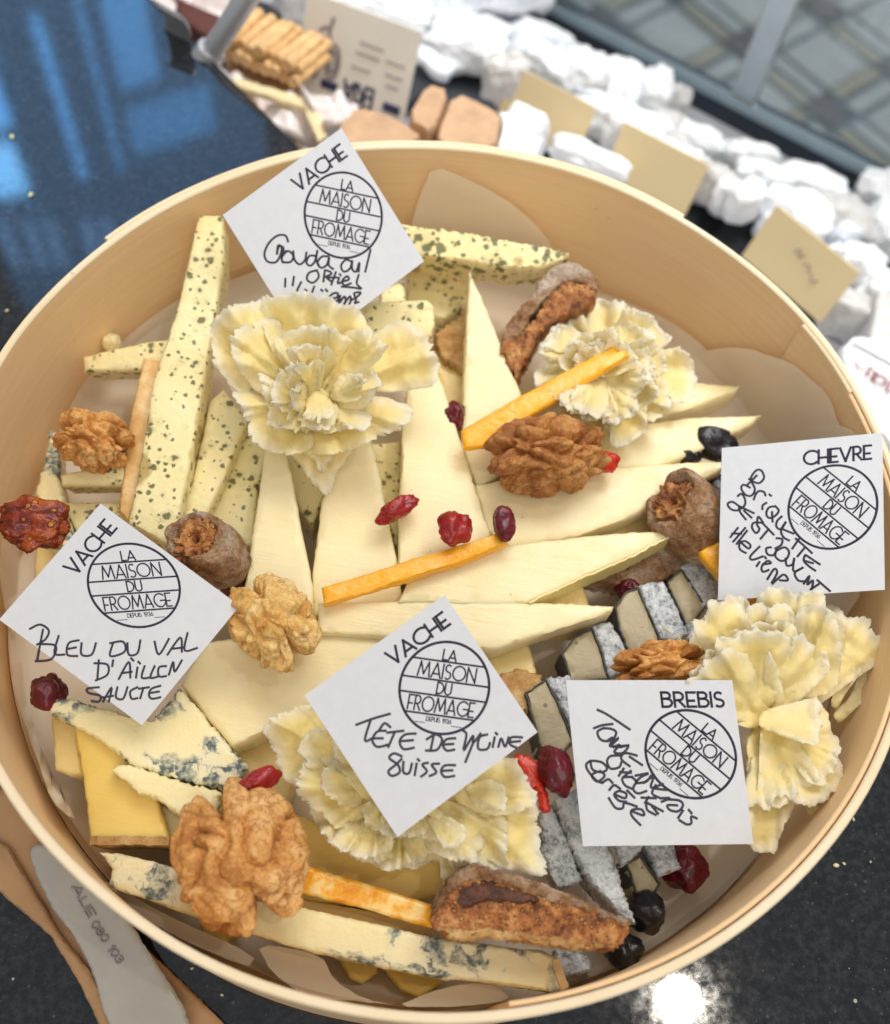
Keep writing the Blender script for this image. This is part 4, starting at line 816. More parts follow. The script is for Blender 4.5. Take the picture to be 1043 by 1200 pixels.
def rosette(lb, petals, extra=1, cat='cheese rosette'):
    V_ = []; F_ = []; E_ = []
    r = random.Random(int(petals[0][0][0][0])); more = []
    for p in petals:                       # thinner inner shavings lie over the large ones
        for k in range(extra):
            s_ = r.uniform(.45, .75); c = Vector(p[1]); a = r.uniform(-.5, .5); Rm = Matrix.Rotation(a, 2); off_ = (Vector(p[2]) - c) * r.uniform(0, .22)
            f_ = lambda q: tuple(c + off_ + Rm @ ((Vector(q) - c) * s_)); dz = r.uniform(.002, .005)
            more.append(([f_(q) for q in p[0]], f_(p[1]), f_(p[2]), p[3] + dz, p[4] + dz + r.uniform(-.002, .005), p[5], p[6] * 1.2, r.uniform(0, 6)))
    petals = petals + more
    for i, p in enumerate(petals): petal_data(V_, F_, E_, *p[:8] if len(p) > 7 else p, seed=int(p[0][0][0] * 3 + i))
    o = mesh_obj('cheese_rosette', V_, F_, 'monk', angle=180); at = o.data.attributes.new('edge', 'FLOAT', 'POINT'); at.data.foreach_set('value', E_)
    md = o.modifiers.new('thickness', 'SOLIDIFY'); md.thickness = .00022; md.offset = 0
    return tag(o, lb, cat, 'ruffled rosettes of shaved cheese')
def ray_petal(c, a0, a1, r, zb, zt, amp, nr, ph, inner=.1):
    n = 9; pts = [(c[0] + inner * r * math.cos(math.radians(a)), c[1] - inner * r * math.sin(math.radians(a))) for a in (a1, (a0 + a1) / 2, a0)]
    R_ = random.Random(int(a0 * 7 + r)); out = [(c[0] + r * (1 + R_.uniform(-.1, .1)) * math.cos(math.radians(a0 + (a1 - a0) * i / n)), c[1] - r * (1 + R_.uniform(-.1, .1)) * math.sin(math.radians(a0 + (a1 - a0) * i / n))) for i in range(n + 1)]
    am = math.radians((a0 + a1) / 2); return (out + pts, c, (c[0] + r * math.cos(am), c[1] - r * math.sin(am)), zb, zt, amp, nr, ph)
c = (372, 468)
R1 = [([(243, 385), (262, 362), (300, 352), (320, 348), (345, 400), (360, 460), (330, 480), (296, 470), (262, 445), (246, 415)], c, (262, 390), .046, .058, .003, 1.5, 0),
      ([(300, 352), (330, 342), (380, 346), (425, 362), (440, 395), (410, 430), (372, 460), (330, 440)], c, (362, 345), .046, .066, .004, 1.5, 1),
      ([(400, 420), (440, 385), (468, 372), (500, 390), (518, 430), (512, 455), (470, 462), (420, 460), (385, 465)], c, (510, 410), .047, .060, .004, 1.6, 2),
      ([(262, 440), (300, 455), (360, 470), (372, 500), (368, 528), (320, 532), (296, 520), (284, 480)], c, (288, 505), .047, .054, .003, 1.4, .4),
      ([(340, 500), (380, 470), (440, 460), (486, 470), (478, 500), (436, 520), (380, 535), (350, 530)], c, (470, 500), .048, .056, .003, 1.7, 1.7),
      ([(330, 520), (380, 520), (420, 520), (400, 545), (392, 565), (394, 584), (376, 576), (362, 560), (350, 545)], (370, 510), (382, 580), .045, .036, .002, 1.2, 0),
      ([(320, 400), (350, 380), (400, 385), (425, 410), (400, 440), (374, 466), (345, 450)], c, (372, 385), .049, .066, .004, 2, .5),
      ([(325, 440), (345, 425), (372, 462), (376, 500), (350, 510), (330, 490), (318, 465)], c, (328, 470), .050, .064, .003, 1.6, 2.2),
      ([(372, 465), (410, 432), (440, 430), (448, 455), (430, 480), (395, 488)], c, (442, 450), .051, .064, .003, 1.8, 1),
      ([(350, 470), (372, 450), (395, 470), (396, 495), (376, 506), (352, 498)], c, (374, 502), .053, .062, .002, 1.5, 2)]
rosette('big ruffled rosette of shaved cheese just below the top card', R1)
R_ = random.Random(11); R2 = []
for k in range(30):
    lay = k / 30; an = k * 2.39996 + R_.uniform(-.3, .3); d0 = (34 * (1 - lay)) * R_.uniform(.6, 1.1); L_ = (62 - 26 * lay) * R_.uniform(.8, 1.25); hw = L_ * R_.uniform(.42, .62)
    bx, by = 706 + d0 * math.cos(an) * 1.05, 440 - d0 * math.sin(an) * .85; da = an + R_.uniform(-.5, .5); ux, uy = math.cos(da), -math.sin(da); sx_, sy_ = -uy, ux
    pt = lambda t_, s_: (bx + ux * L_ * t_ + sx_ * hw * s_, by + uy * L_ * t_ + sy_ * hw * s_)
    poly = [pt(0, -.25), pt(.45, -.8), pt(.85, -.9 + R_.uniform(-.2, .2)), pt(1.0, -.35), pt(1.06, .15), pt(.92, .8 + R_.uniform(-.2, .2)), pt(.4, .8), pt(0, .25)]
    zb = .034 + .012 * lay; R2.append((poly, (bx, by), pt(1, 0), zb, zb + R_.uniform(.002, .010) + .004 * lay, .0032, R_.uniform(.8, 1.8), R_.uniform(0, 6)))
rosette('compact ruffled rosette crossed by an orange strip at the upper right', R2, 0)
c = (455, 905)
R3 = [([(306, 860), (320, 838), (350, 826), (380, 818), (410, 850), (430, 900), (400, 930), (360, 925), (330, 912), (322, 880)], (420, 900), (312, 860), .034, .042, .003, 1.5, 0),
      ([(345, 900), (372, 880), (410, 890), (450, 930), (440, 965), (400, 975), (372, 950), (348, 940)], (450, 920), (350, 920), .036, .046, .003, 2, 1),
      ([(360, 950), (390, 935), (450, 950), (470, 980), (440, 1012), (410, 1002), (380, 985)], (450, 945), (400, 1000), .036, .040, .003, 2, .5),
      ([(400, 975), (440, 960), (500, 965), (520, 1000), (490, 1020), (450, 1018), (415, 1005)], (470, 950), (460, 1016), .034, .038, .003, 2, 2),
      ([(470, 930), (540, 925), (600, 905), (632, 940), (634, 985), (646, 1028), (600, 1022), (550, 1005), (500, 985)], (500, 930), (630, 980), .036, .042, .003, 1.2, .8),
      ([(520, 920), (560, 890), (602, 884), (616, 905), (634, 945), (590, 960), (545, 950)], (530, 930), (620, 910), .040, .048, .002, 1.5, 0),
      ([(480, 960), (530, 955), (570, 985), (560, 1012), (528, 1010), (500, 1000)], (490, 940), (540, 1008), .038, .044, .003, 2, 1),
      ([(512, 1000), (524, 985), (548, 992), (556, 1020), (540, 1050), (522, 1036)], (530, 990), (530, 1045), .038, .034, .001, 1, 0),
      ([(380, 850), (420, 870), (470, 930), (480, 960), (440, 950), (400, 910)], (450, 900), (390, 860), .042, .050, .003, 2, 1),
      ([(420, 940), (470, 935), (520, 945), (510, 975), (470, 985), (430, 970)], (470, 930), (460, 985), .044, .046, .003, 2.5, 1)]
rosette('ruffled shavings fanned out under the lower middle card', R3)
R4 = [([(767, 730), (794, 747), (812, 768), (850, 790), (840, 812), (800, 800), (772, 770)], (840, 805), (770, 738), .030, .030, .002, 1.5, 0),
      ([(824, 724), (838, 706), (854, 697), (870, 704), (881, 716), (903, 762), (905, 800), (867, 800), (827, 780), (808, 768), (814, 742)], (885, 815), (848, 702), .034, .048, .0025, 1.2, 0),
      ([(884, 702), (894, 690), (908, 686), (928, 698), (948, 690), (971, 694), (970, 717), (992, 727), (994, 771), (984, 812), (930, 822), (902, 800), (890, 750)], (922, 842), (936, 690), .036, .056, .0028, 1.3, 1),
      ([(930, 716), (958, 704), (985, 730), (992, 765), (980, 812), (940, 822), (922, 790)], (935, 840), (975, 725), .041, .058, .002, 1.2, 2),
      ([(902, 716), (918, 704), (934, 720), (936, 770), (928, 815), (904, 810), (896, 760)], (918, 836), (916, 708), .042, .060, .002, 1.2, 4),
      ([(827, 778), (851, 738), (866, 742), (882, 764), (903, 788), (912, 826), (880, 842), (846, 828), (826, 800)], (905, 840), (850, 748), .038, .050, .0025, 1.3, .3),
      ([(890, 770), (904, 764), (916, 790), (922, 826), (904, 838), (894, 810)], (912, 846), (902, 768), .044, .058, .002, 1.4, 1.4),
      ([(972, 826), (980, 796), (1004, 772), (1014, 768), (1006, 792), (992, 812), (982, 832)], (972, 838), (1010, 772), .036, .044, .001, 1, 1),
      ([(974, 836), (996, 816), (1008, 776), (1029, 760), (1033, 784), (1028, 808), (1000, 832), (984, 850)], (966, 850), (1026, 772), .034, .042, .002, 1.0, 0)]
def fan(c, a0, a1, n, l0, l1, w0, w1, zb, zt, seed):
    q = random.Random(seed); out = []
    for k in range(n):
        a = math.radians(a0 + (a1 - a0) * ((k * 0.618) % 1) + q.uniform(-5, 5)); L_ = l0 + (l1 - l0) * (1 - k / n) * q.uniform(.85, 1.1); hw = q.uniform(w0, w1)
        ux, uy = math.cos(a), -math.sin(a); b_ = (c[0] + q.uniform(-12, 12), c[1] + q.uniform(-10, 10)); bend = q.uniform(-.3, .3)
        pt = lambda t_, s_: (b_[0] + ux * L_ * t_ - uy * hw * (s_ + bend * t_ * t_), b_[1] + uy * L_ * t_ + ux * hw * (s_ + bend * t_ * t_))
        poly = [pt(0, -.3), pt(.3, -.62), pt(.62, -.85), pt(.86, -1.0), pt(1.0, -.72), pt(.95, -.3), pt(1.06, .05), pt(.97, .35), pt(1.02, .75), pt(.84, 1.0), pt(.6, .8), pt(.3, .55), pt(0, .3)]
        out.append((poly, b_, pt(1, 0), zb + .010 * k / n, zb + .010 * k / n + (zt - zb) * q.uniform(.5, 1.0),   .0034, q.uniform(.6, 1.4), q.uniform(0, 6)))
    return out
R4 = R4[:7] + fan((905, 838), 55, 160, 8, 80, 146, 32, 54, .038, .056, 5) + R4[7:]
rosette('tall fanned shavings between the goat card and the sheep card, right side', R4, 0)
R5 = [([(874, 868), (890, 838), (935, 816), (968, 828), (976, 868), (998, 908), (978, 930), (955, 946), (926, 940), (900, 915), (878, 900)], (898, 846), (975, 920), .044, .046, .0025, 1.2, .4),
      ([(872, 880), (896, 860), (930, 878), (948, 911), (940, 938), (926, 956), (908, 1003), (890, 998), (872, 990), (876, 930)], (896, 842), (900, 1000), .043, .040, .0022, 1.1, 1.2),
      ([(900, 850), (930, 838), (960, 856), (968, 884), (940, 905), (912, 890)], (905, 845), (955, 890), .050, .056, .002, 1.2, 0),
      ([(866, 852), (880, 838), (896, 846), (898, 880), (884, 896), (868, 884)], (884, 846), (880, 894), .046, .050, .0015, 1.2, 2),
      ([(940, 930), (962, 908), (1000, 906), (986, 926), (962, 938), (954, 962), (944, 950)], (935, 915), (990, 915), .038, .042, .002, 1.6, 2)]
R5 = R5[:2] + fan((895, 850), -95, 10, 4, 60, 110, 26, 44, .043, .048, 9) + [R5[4]]
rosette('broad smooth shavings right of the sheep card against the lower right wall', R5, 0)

# ------------------------------------------------------------------ nuts and dried fruit
W = 'walnut halves scattered on the cheese'
for px, py, z, w_, h_, d_, rot, sd, mt, lb in ((108, 516, .036, 92, 70, .022, 12, 1, 'walnut', 'walnut half at the far left, tucked behind the amber rinded stick'),
    (320, 728, .047, 124, 92, .024, 52, 2, 'walnut_pale', 'palest walnut half on the left wedge of the fan'),
    (641, 533, .046, 146, 92, .026, -6, 3, 'walnut_dark', 'dark brown walnut half on the pale slices below the second rosette'),
    (773, 782, .042, 118, 64, .020, -10, 4, 'walnut', 'small walnut half peeping out above the sheep card'),
    (281, 1003, .047, 176, 146, .023, 62, 5, 'walnut', 'biggest walnut half at the lower left on the long blue slice')):
    tag(blob('walnut_half', mt, px, py, z, w_, h_, d_, rot, sd, sub=6, func=walnut_f), lb, 'walnut', W)
def fig_roll(lb, px, py, z, rad, length, axis, seed):
    """dried fig with its opening turned along the axis"""
    c0 = P(px, py, z); ax = Vector(axis).normalized(); a = ax.orthogonal().normalized(); b = ax.cross(a); e = empty('dried_fig', c0 - Vector((0, 0, rad)), lb, 'dried fig', 'dried figs among the cheese')
    n = 64; prof = [(.0, -length * .5), (rad * .5, -length * .48), (rad * .85, -length * .35), (rad, -length * .1), (rad * 1.0, length * .2), (rad * .93, length * .42), (rad * .80, length * .5), (rad * .66, length * .46), (rad * .55, length * .30)]
    v = []; f = []
    for r_, h in prof:
        for j in range(n):
            an = 2 * math.pi * j / n; d_ = a * math.cos(an) + b * math.sin(an); q = d_ * r_ + ax * h
            k = (1 + .12 * math.cos(2 * an + seed)) * (1 + .20 * noise.noise(q * 75 + Vector((seed, 0, 0))) - .09 * (1 - min(1, 4 * abs(noise.noise(Vector((math.cos(an) * 3.2, math.sin(an) * 3.2, h * 40 + seed)))))) + .05 * noise.noise(q * 420)); v.append(c0 + d_ * r_ * k + ax * (h + (.0042 if h > length * .25 else .0012) * noise.noise(q * 130)))
    for i in range(len(prof) - 1):
        for j in range(n): f.append((i * n + j, i * n + (j + 1) % n, (i + 1) * n + (j + 1) % n, (i + 1) * n + j))
    s_ = mesh_obj('skin', v, f, 'fig', e, angle=180); sb = s_.modifiers.new('smooth', 'SUBSURF'); sb.levels = sb.render_levels = 1
    v = []; f = []; bm = bmesh.new(); bmesh.ops.create_icosphere(bm, subdivisions=5, radius=1)
    for w__ in bm.verts:
        p = w__.co; k = 1 + .30 * (abs(noise.noise(p * 3.4 + Vector((seed, 0, 0)))) * 2 - .6) + .22 * noise.noise(p * 9); v.append(c0 + (a * p.x + b * p.y) * rad * .72 * k + ax * (p.z * k * length * .22 + length * .30 - .006 * math.exp(-((p.x ** 2 + p.y ** 2) / .10)) * (p.z > 0)))
    f = [[q.index for q in x.verts] for x in bm.faces]; bm.free(); mesh_obj('flesh', v, f, 'figflesh', e, angle=180)
fig_roll('rolled dried fig standing between the left card and the first pale wedge', 247, 648, .036, .0115, .027, (-.30, -.05, .8), 2)
fig_roll('rolled dried fig at the right, its seedy end turned up beside the goat card', 813, 612, .033, .0125, .032, (-.70, .12, .65), 5)
o = bpy.data.objects['dried_fig.001']
slab('skin_fold', [(684, 676), (700, 662), (740, 645), (790, 628), (840, 620), (846, 632), (800, 668), (770, 684), (720, 682)], .025, .010, 'fig', parent=o, jit=1, crumb=.0008, soft=1)
def fig_slice(lb, skin, flesh, dark, z, sl=(0, .1)):
    c_ = P(*(sum((Vector(p) for p in flesh), Vector((0, 0))) / len(flesh)), z); e = empty('dried_fig', (c_.x, c_.y, z - .012), lb, 'dried fig', 'dried figs among the cheese')
    slab('flesh', flesh, z, .012, 'figflesh', slope=sl, parent=e, jit=1.2, grid=4, crumb=.0011, wav=.0012, soft=1)
    slab('skin', skin, z + .0014, .012, 'fig', slope=sl, parent=e, jit=1.2, grid=4, crumb=.0007, wav=.0010, soft=1)
    slab('dark_heart', dark, z + .0011, .006, 'figdark', slope=sl, parent=e, jit=1.2, grid=4, crumb=.0010, soft=1)
fig_slice('dried fig half leaning behind the second rosette, dusty skin up', [(584, 400), (598, 372), (612, 356), (640, 322), (658, 306), (684, 310), (704, 330), (698, 344), (680, 330), (662, 328), (644, 346), (622, 374), (604, 402), (592, 424)], [(586, 400), (604, 400), (644, 346), (662, 328), (690, 332), (700, 345), (680, 362), (650, 376), (628, 394), (612, 430), (606, 446), (594, 430)], [(606, 402), (640, 356), (662, 334), (676, 342), (652, 358), (630, 378), (612, 410)], .044, (.1, .3))
fig_slice('crusty brown fig slice lying across the bottom right', [(505, 1076), (516, 1046), (540, 1018), (556, 1010), (572, 1018), (610, 1028), (652, 1040), (700, 1062), (738, 1078), (734, 1086), (690, 1070), (640, 1054), (580, 1032), (548, 1032), (524, 1056)], [(504, 1082), (520, 1050), (546, 1028), (590, 1034), (650, 1052), (700, 1068), (740, 1078), (734, 1100), (716, 1117), (670, 1110), (618, 1104), (574, 1096), (532, 1104)], [(530, 1056), (548, 1034), (580, 1034), (620, 1046), (640, 1056), (610, 1060), (570, 1056), (546, 1066)], .048, (0, .12))
o = bpy.data.objects['dried_fig.003']; slab('pale_edge', [(506, 1084), (540, 1088), (600, 1086), (640, 1096), (690, 1098), (716, 1106), (700, 1116), (640, 1110), (580, 1099), (534, 1105)], .0475, .010, 'rind', slope=(0, .12), parent=o, jit=1, grid=4, crumb=.0008, soft=1)
tag(blob('dried_tomato', 'tomato', 39, 614, .044, 88, 66, .012, 8, 3, wr=.30, fr=3.6, sub=5), 'glossy red brown dried slice with seeds, resting above the left card', 'dried fruit')
PE = 'strips of candied orange peel'
piece('orange_strip', 'straight orange peel strip crossing the second rosette', 'orange peel', PE, [(540, 504), (600, 468), (660, 436), (728, 400), (738, 417), (690, 446), (640, 476), (600, 500), (566, 522), (544, 524)], .050, .0026, 'peel', slope=(.06, .12))
piece('orange_strip', 'orange peel strip across the middle of the fan of pale wedges', 'orange peel', PE, [(377, 688), (430, 672), (480, 655), (530, 640), (582, 624), (596, 636), (560, 652), (520, 666), (430, 694), (380, 708)], .0425, .003, 'peel', slope=(.02, .05))
piece('orange_strip', 'orange peel strip sticking out from under the goat card', 'orange peel', PE, [(820, 646), (842, 634), (870, 658), (896, 684), (886, 712), (852, 688)], .038, .004, 'peel', slope=(.05, .1))
piece('orange_strip', 'darker orange peel strip lying between the big walnut and the fig slice', 'orange peel', PE, [(345, 1020), (356, 1014), (430, 1036), (506, 1060), (508, 1088), (430, 1066), (342, 1044)], .034, .006, 'peel2', slope=(0, .1))
CR = 'dried red berries'
for px, py, z, w_, h_, d_, rot, sd, mt, lb in ((466, 596, .0415, 56, 24, .008, -32, 1, 'cranberry', 'long wrinkled red berry between two wedges of the fan'), (533, 619, .046, 40, 46, .010, 20, 2, 'cranberry', 'plump red berry just above the middle orange strip'),
    (591, 614, .046, 26, 44, .008, -10, 3, 'cranberry_dark', 'small dark berry at the right end of the middle orange strip'), (531, 488, .034, 30, 36, .01, 0, 4, 'cranberry_dark', 'dark red berry behind the upper orange strip'),
    (708, 541, .042, 34, 26, .008, 10, 5, 'cran_red', 'bright red berry peeping out at the right end of the dark walnut'), (297, 921, .046, 70, 30, .009, -38, 6, 'cranberry', 'long red berry at the top of the biggest walnut'),
    (652, 902, .047, 40, 62, .011, -12, 7, 'cranberry_dark', 'plump purple red berry between the two lower cards'), (803, 1016, .016, 50, 56, .013, 10, 8, 'cranberry_dark', 'dark red berry on the liner below the sheep card'),
    (56, 812, .034, 40, 44, .012, 0, 9, 'cranberry_dark', 'dark berry at the left wall under the left card'), (736, 690, .022, 30, 22, .01, 0, 10, 'cranberry_dark', 'dark berry between the rolled fig and the goat cheese'),
    (278, 690, .024, 36, 44, .012, 0, 12, 'cranberry_dark', 'dark berry under the rolled fig beside the left card')):
    tag(blob('red_berry', mt, px, py, z, w_, h_, d_, rot, sd, wr=.28, fr=2.6), lb, 'dried berry', CR)
piece('red_pepper', 'bright red frayed piece beside the purple berry between the lower cards', 'dried fruit', None, [(603, 886), (612, 882), (632, 892), (640, 925), (646, 950), (636, 952), (630, 926), (614, 918)], .044, .003, 'cran_red', jit=1.1)
RS = 'black raisins'
for px, py, z, w_, h_, d_, rot, sd, lb in ((834, 520, .026, 66, 40, .014, 25, 1, 'black raisin at the left edge of the goat card, upper one'), (806, 536, .026, 30, 16, .008, 0, 2, 'small black raisin between two pale slice tips'), (836, 585, .024, 56, 64, .014, 40, 3, 'black raisin at the left edge of the goat card, lower one'),
    (757, 1070, .020, 50, 46, .016, 0, 4, 'shiny black raisin on the liner at the end of the long ash brick'), (729, 1114, .020, 44, 40, .014, 20, 5, 'black raisin under the right end of the fig slice')):
    tag(blob('black_raisin', 'raisin', px, py, z, w_, h_, d_, rot, sd, wr=.3, fr=2.2), lb, 'raisin', RS)
tag(piece('orange_chip', 'orange peel chip between the black raisins at the goat card', 'orange peel', PE, [(826, 560), (850, 552), (852, 572), (832, 578)], .026, .004, 'peel2'))

# ------------------------------------------------------------------ the five cards
def card(lb, px, zs, title, hand, off, sc_, name='name_card', tw=.41, pins=1):
    """px: title-side left, title-side right, lower right corners; zs: their heights"""
    A_, B_, C_ = (P(*p, z) for p, z in zip(px, zs)); D_ = A_ + C_ - B_; n = (B_ - A_).cross(C_ - B_).normalized()
    if n.z < 0: n = -n
    ex, ey = B_ - A_, C_ - B_; th = .0004; ins = .0; ctr = (A_ + C_) / 2
    v = [p for p in (A_, B_, C_, D_)]; vv, ff = box_from(v, -n, th); o = mesh_obj(name, vv, ff, 'card', smooth=False); tag(o, lb, 'card', 'white name cards stuck in the cheese')
    UV = lambda p: A_ + ex * p[0] + ey * (p[1])
    Sx = ex.length; W1 = .0135 * Sx
    tl = [[(p[0], -p[1]) for p in l] for l in text_lines(title, .93 - tw, -.165, .088, tw)]
    strokes_mesh('title', tl, UV, n, .0195 * Sx, 'ink', o, lift=.00012)
    cx, cy, r_ = .695, .455, .268; a = math.radians(44); ca, sa = math.cos(a), math.sin(a)
    LG = lambda p: UV((cx + r_ * (p[0] * ca + p[1] * sa), cy + r_ * (p[0] * sa - p[1] * ca)))
    L1 = [arc(0, 0, 1, 1, 0, 360, 60)]; strokes_mesh('logo_ring', L1, LG, n, .020 * Sx, 'ink', o, lift=.00012)
    ls = []
    for y in (.56, .14, -.19, -.61): x = math.sqrt(1 - y * y) * .985; ls.append([(-x, y), (x, y)])
    strokes_mesh('logo_bars', ls, LG, n, .0145 * Sx, 'ink', o, lift=.00012)
    tx = text_lines('LA', 0, .60, .22, .30, True) + text_lines('MAISON', 0, .19, .31, 1.30, True) + text_lines('DU', 0, -.145, .24, .32, True) + text_lines('FROMAGE', 0, -.555, .31, 1.48, True)
    strokes_mesh('logo_letters', tx, LG, n, .0128 * Sx, 'ink', o, lift=.00012)
    strokes_mesh('logo_small_print', text_lines('DEPUIS 1936', 0, -.755, .09, .56, True) + [[(-.52, -.80), (-.30, -.80)], [(.30, -.80), (.52, -.80)]], LG, n, .0055 * Sx, 'ink', o, lift=.00012)
    def to3(p):
        d = ray(off[0] + p[0] / sc_, off[1] + p[1] / sc_); return CAM + d * ((A_ - CAM).dot(n) / d.dot(n))
    strokes_mesh('handwriting', hand, to3, n, .0172 * Sx, 'pen', o, lift=.00018)
    return o
HG = [[(310, 150), (290, 105), (230, 105), (165, 160), (130, 240), (150, 300), (210, 310), (245, 270), (262, 200), (235, 180), (225, 245)], [(225, 245), (240, 190), (275, 200), (262, 280), (270, 310)], [(300, 225), (265, 265), (270, 305), (330, 305), (350, 260), (320, 225), (290, 225)], [(350, 225), (360, 290), (400, 325), (440, 290), (450, 235)], [(520, 260), (475, 260), (450, 310), (480, 335), (515, 300), (535, 215), (525, 290), (545, 330)], [(620, 265), (570, 265), (535, 310), (560, 350), (605, 330), (625, 270), (620, 330), (655, 360)], [(790, 300), (750, 290), (715, 335), (735, 380), (780, 360), (800, 305)], [(800, 300), (800, 360), (830, 380), (855, 310), (850, 380)], [(940, 215), (900, 380)],
 [(530, 370), (470, 390), (455, 440), (500, 465), (545, 420), (530, 370)], [(580, 455), (590, 380), (595, 370), (630, 380), (640, 400), (600, 420), (640, 455)], [(675, 385), (640, 480)], [(620, 425), (690, 425)], [(700, 430), (690, 470), (720, 460)], [(706, 400), (712, 410)], [(730, 455), (775, 440), (760, 415), (725, 450), (740, 485), (790, 470)], [(850, 405), (835, 470), (870, 510), (830, 505), (790, 500), (720, 495)], [(290, 435), (287, 495)], [(355, 420), (345, 485)], [(410, 460), (385, 510), (380, 530)], [(440, 518), (452, 526)], [(510, 495), (495, 535)], [(563, 518), (574, 528)], [(598, 516), (610, 530)],
 [(635, 580), (680, 580), (690, 545), (650, 550), (620, 590), (650, 615), (690, 600)], [(690, 600), (710, 560), (700, 620), (740, 570), (750, 600), (740, 625)], [(740, 625), (780, 570), (790, 590), (780, 630)], [(790, 600), (840, 570), (865, 540), (815, 545), (830, 590), (820, 620), (850, 612)]]
HC = [[(210, 160), (250, 185), (300, 195), (340, 150), (320, 90), (280, 80), (240, 120), (225, 170), (260, 250), (230, 305), (180, 300), (140, 245), (160, 210), (215, 235)], [(275, 130), (190, 215)], [(250, 340), (270, 290), (300, 265), (340, 275), (352, 305)], [(388, 296), (402, 308)], [(360, 370), (330, 390), (325, 425)], [(440, 400), (385, 410), (360, 460), (380, 500), (430, 490), (470, 440), (440, 400)], [(410, 450), (415, 535)], [(495, 490), (455, 530), (450, 580), (490, 600), (530, 540)], [(530, 540), (490, 610), (510, 670), (560, 700)], [(500, 600), (600, 640)], [(590, 770), (645, 690)], [(620, 685), (690, 745), (760, 810)], [(635, 840), (700, 760)], [(700, 830), (690, 880), (740, 930), (790, 965)], [(710, 830), (830, 910)], [(700, 880), (770, 900)],
 [(110, 310), (140, 290), (170, 330), (170, 390), (110, 435), (50, 425), (20, 380), (60, 360), (110, 390)], [(120, 400), (130, 450), (180, 515)], [(125, 400), (250, 460)], [(165, 440), (230, 500)], [(330, 540), (290, 490), (280, 560), (300, 600), (270, 635), (235, 590), (250, 545), (330, 545)], [(330, 550), (425, 650)], [(380, 600), (310, 685)], [(450, 680), (500, 690), (490, 740), (440, 770)], [(400, 760), (360, 770), (370, 820), (420, 830), (450, 790)], [(450, 790), (520, 760), (560, 800), (540, 860), (490, 880), (440, 840), (450, 780)], [(530, 860), (540, 920), (590, 910), (605, 860)], [(605, 860), (600, 970), (680, 940)], [(680, 940), (610, 985), (640, 1050), (700, 1060)], [(690, 1080), (740, 1010), (720, 1090), (770, 1050), (760, 1125)], [(810, 1050), (920, 1145)], [(820, 1085), (750, 1130)],
 [(110, 590), (45, 670)], [(175, 590), (70, 710)], [(60, 640), (140, 640)], [(190, 615), (100, 730)], [(120, 700), (200, 770), (220, 740), (170, 705), (125, 730), (130, 780), (180, 810)], [(300, 755), (220, 840), (240, 870), (330, 840)], [(300, 890), (275, 925)], [(348, 846), (358, 858)], [(330, 910), (400, 900), (370, 880), (320, 930), (330, 975), (380, 960)], [(370, 1040), (430, 950), (455, 985), (410, 1070)], [(415, 1080), (510, 1000), (550, 1050), (480, 1050)]]
HB = [[(110, 85), (200, 130), (380, 250)], [(80, 240), (150, 215), (235, 205)], [(160, 240), (110, 270), (130, 330), (190, 350), (250, 320), (265, 270), (220, 245), (160, 240)], [(200, 340), (240, 320), (220, 385), (290, 320), (210, 390), (370, 385)], [(245, 400), (300, 380), (250, 440), (320, 450), (370, 390), (300, 400)], [(440, 470), (340, 450), (310, 500), (380, 560)], [(380, 480), (485, 550)], [(300, 470), (220, 475), (190, 520), (220, 580), (290, 570), (310, 530)], [(330, 580), (290, 640)], [(390, 600), (330, 650)], [(300, 610), (390, 615)], [(400, 650), (320, 660), (340, 720), (400, 750)], [(400, 650), (440, 690)], [(440, 690), (410, 750), (450, 790), (520, 770)], [(480, 825), (600, 830)], [(540, 820), (510, 870)], [(520, 870), (530, 930), (600, 970)], [(530, 870), (660, 940)], [(570, 900), (620, 960)],
 [(430, 640), (540, 620), (480, 650), (430, 700), (520, 690), (560, 640)], [(500, 700), (580, 650), (560, 740), (660, 710)], [(600, 720), (570, 790), (640, 830)], [(600, 750), (690, 760)], [(650, 860), (720, 830), (650, 830)], [(700, 840), (800, 850), (830, 890), (790, 940), (720, 930), (700, 890), (780, 890)], [(830, 935), (790, 995)], [(878, 928), (902, 956)], [(945, 1000), (900, 985), (900, 1040), (860, 1050), (800, 1015)],
 [(50, 515), (15, 545), (30, 600), (100, 680), (150, 700)], [(50, 520), (70, 590), (150, 610), (190, 580), (150, 530), (80, 515), (50, 520)], [(100, 610), (60, 640), (110, 690), (170, 640), (130, 600)], [(150, 700), (200, 670), (235, 700)], [(210, 760), (250, 720), (300, 750)], [(260, 800), (340, 830), (350, 790), (290, 770), (250, 800), (290, 850), (350, 860)], [(360, 765), (420, 825)], [(205, 830), (260, 910), (320, 915), (340, 870), (440, 900)], [(400, 940), (500, 975), (480, 925), (400, 930), (400, 980), (470, 1055)]]
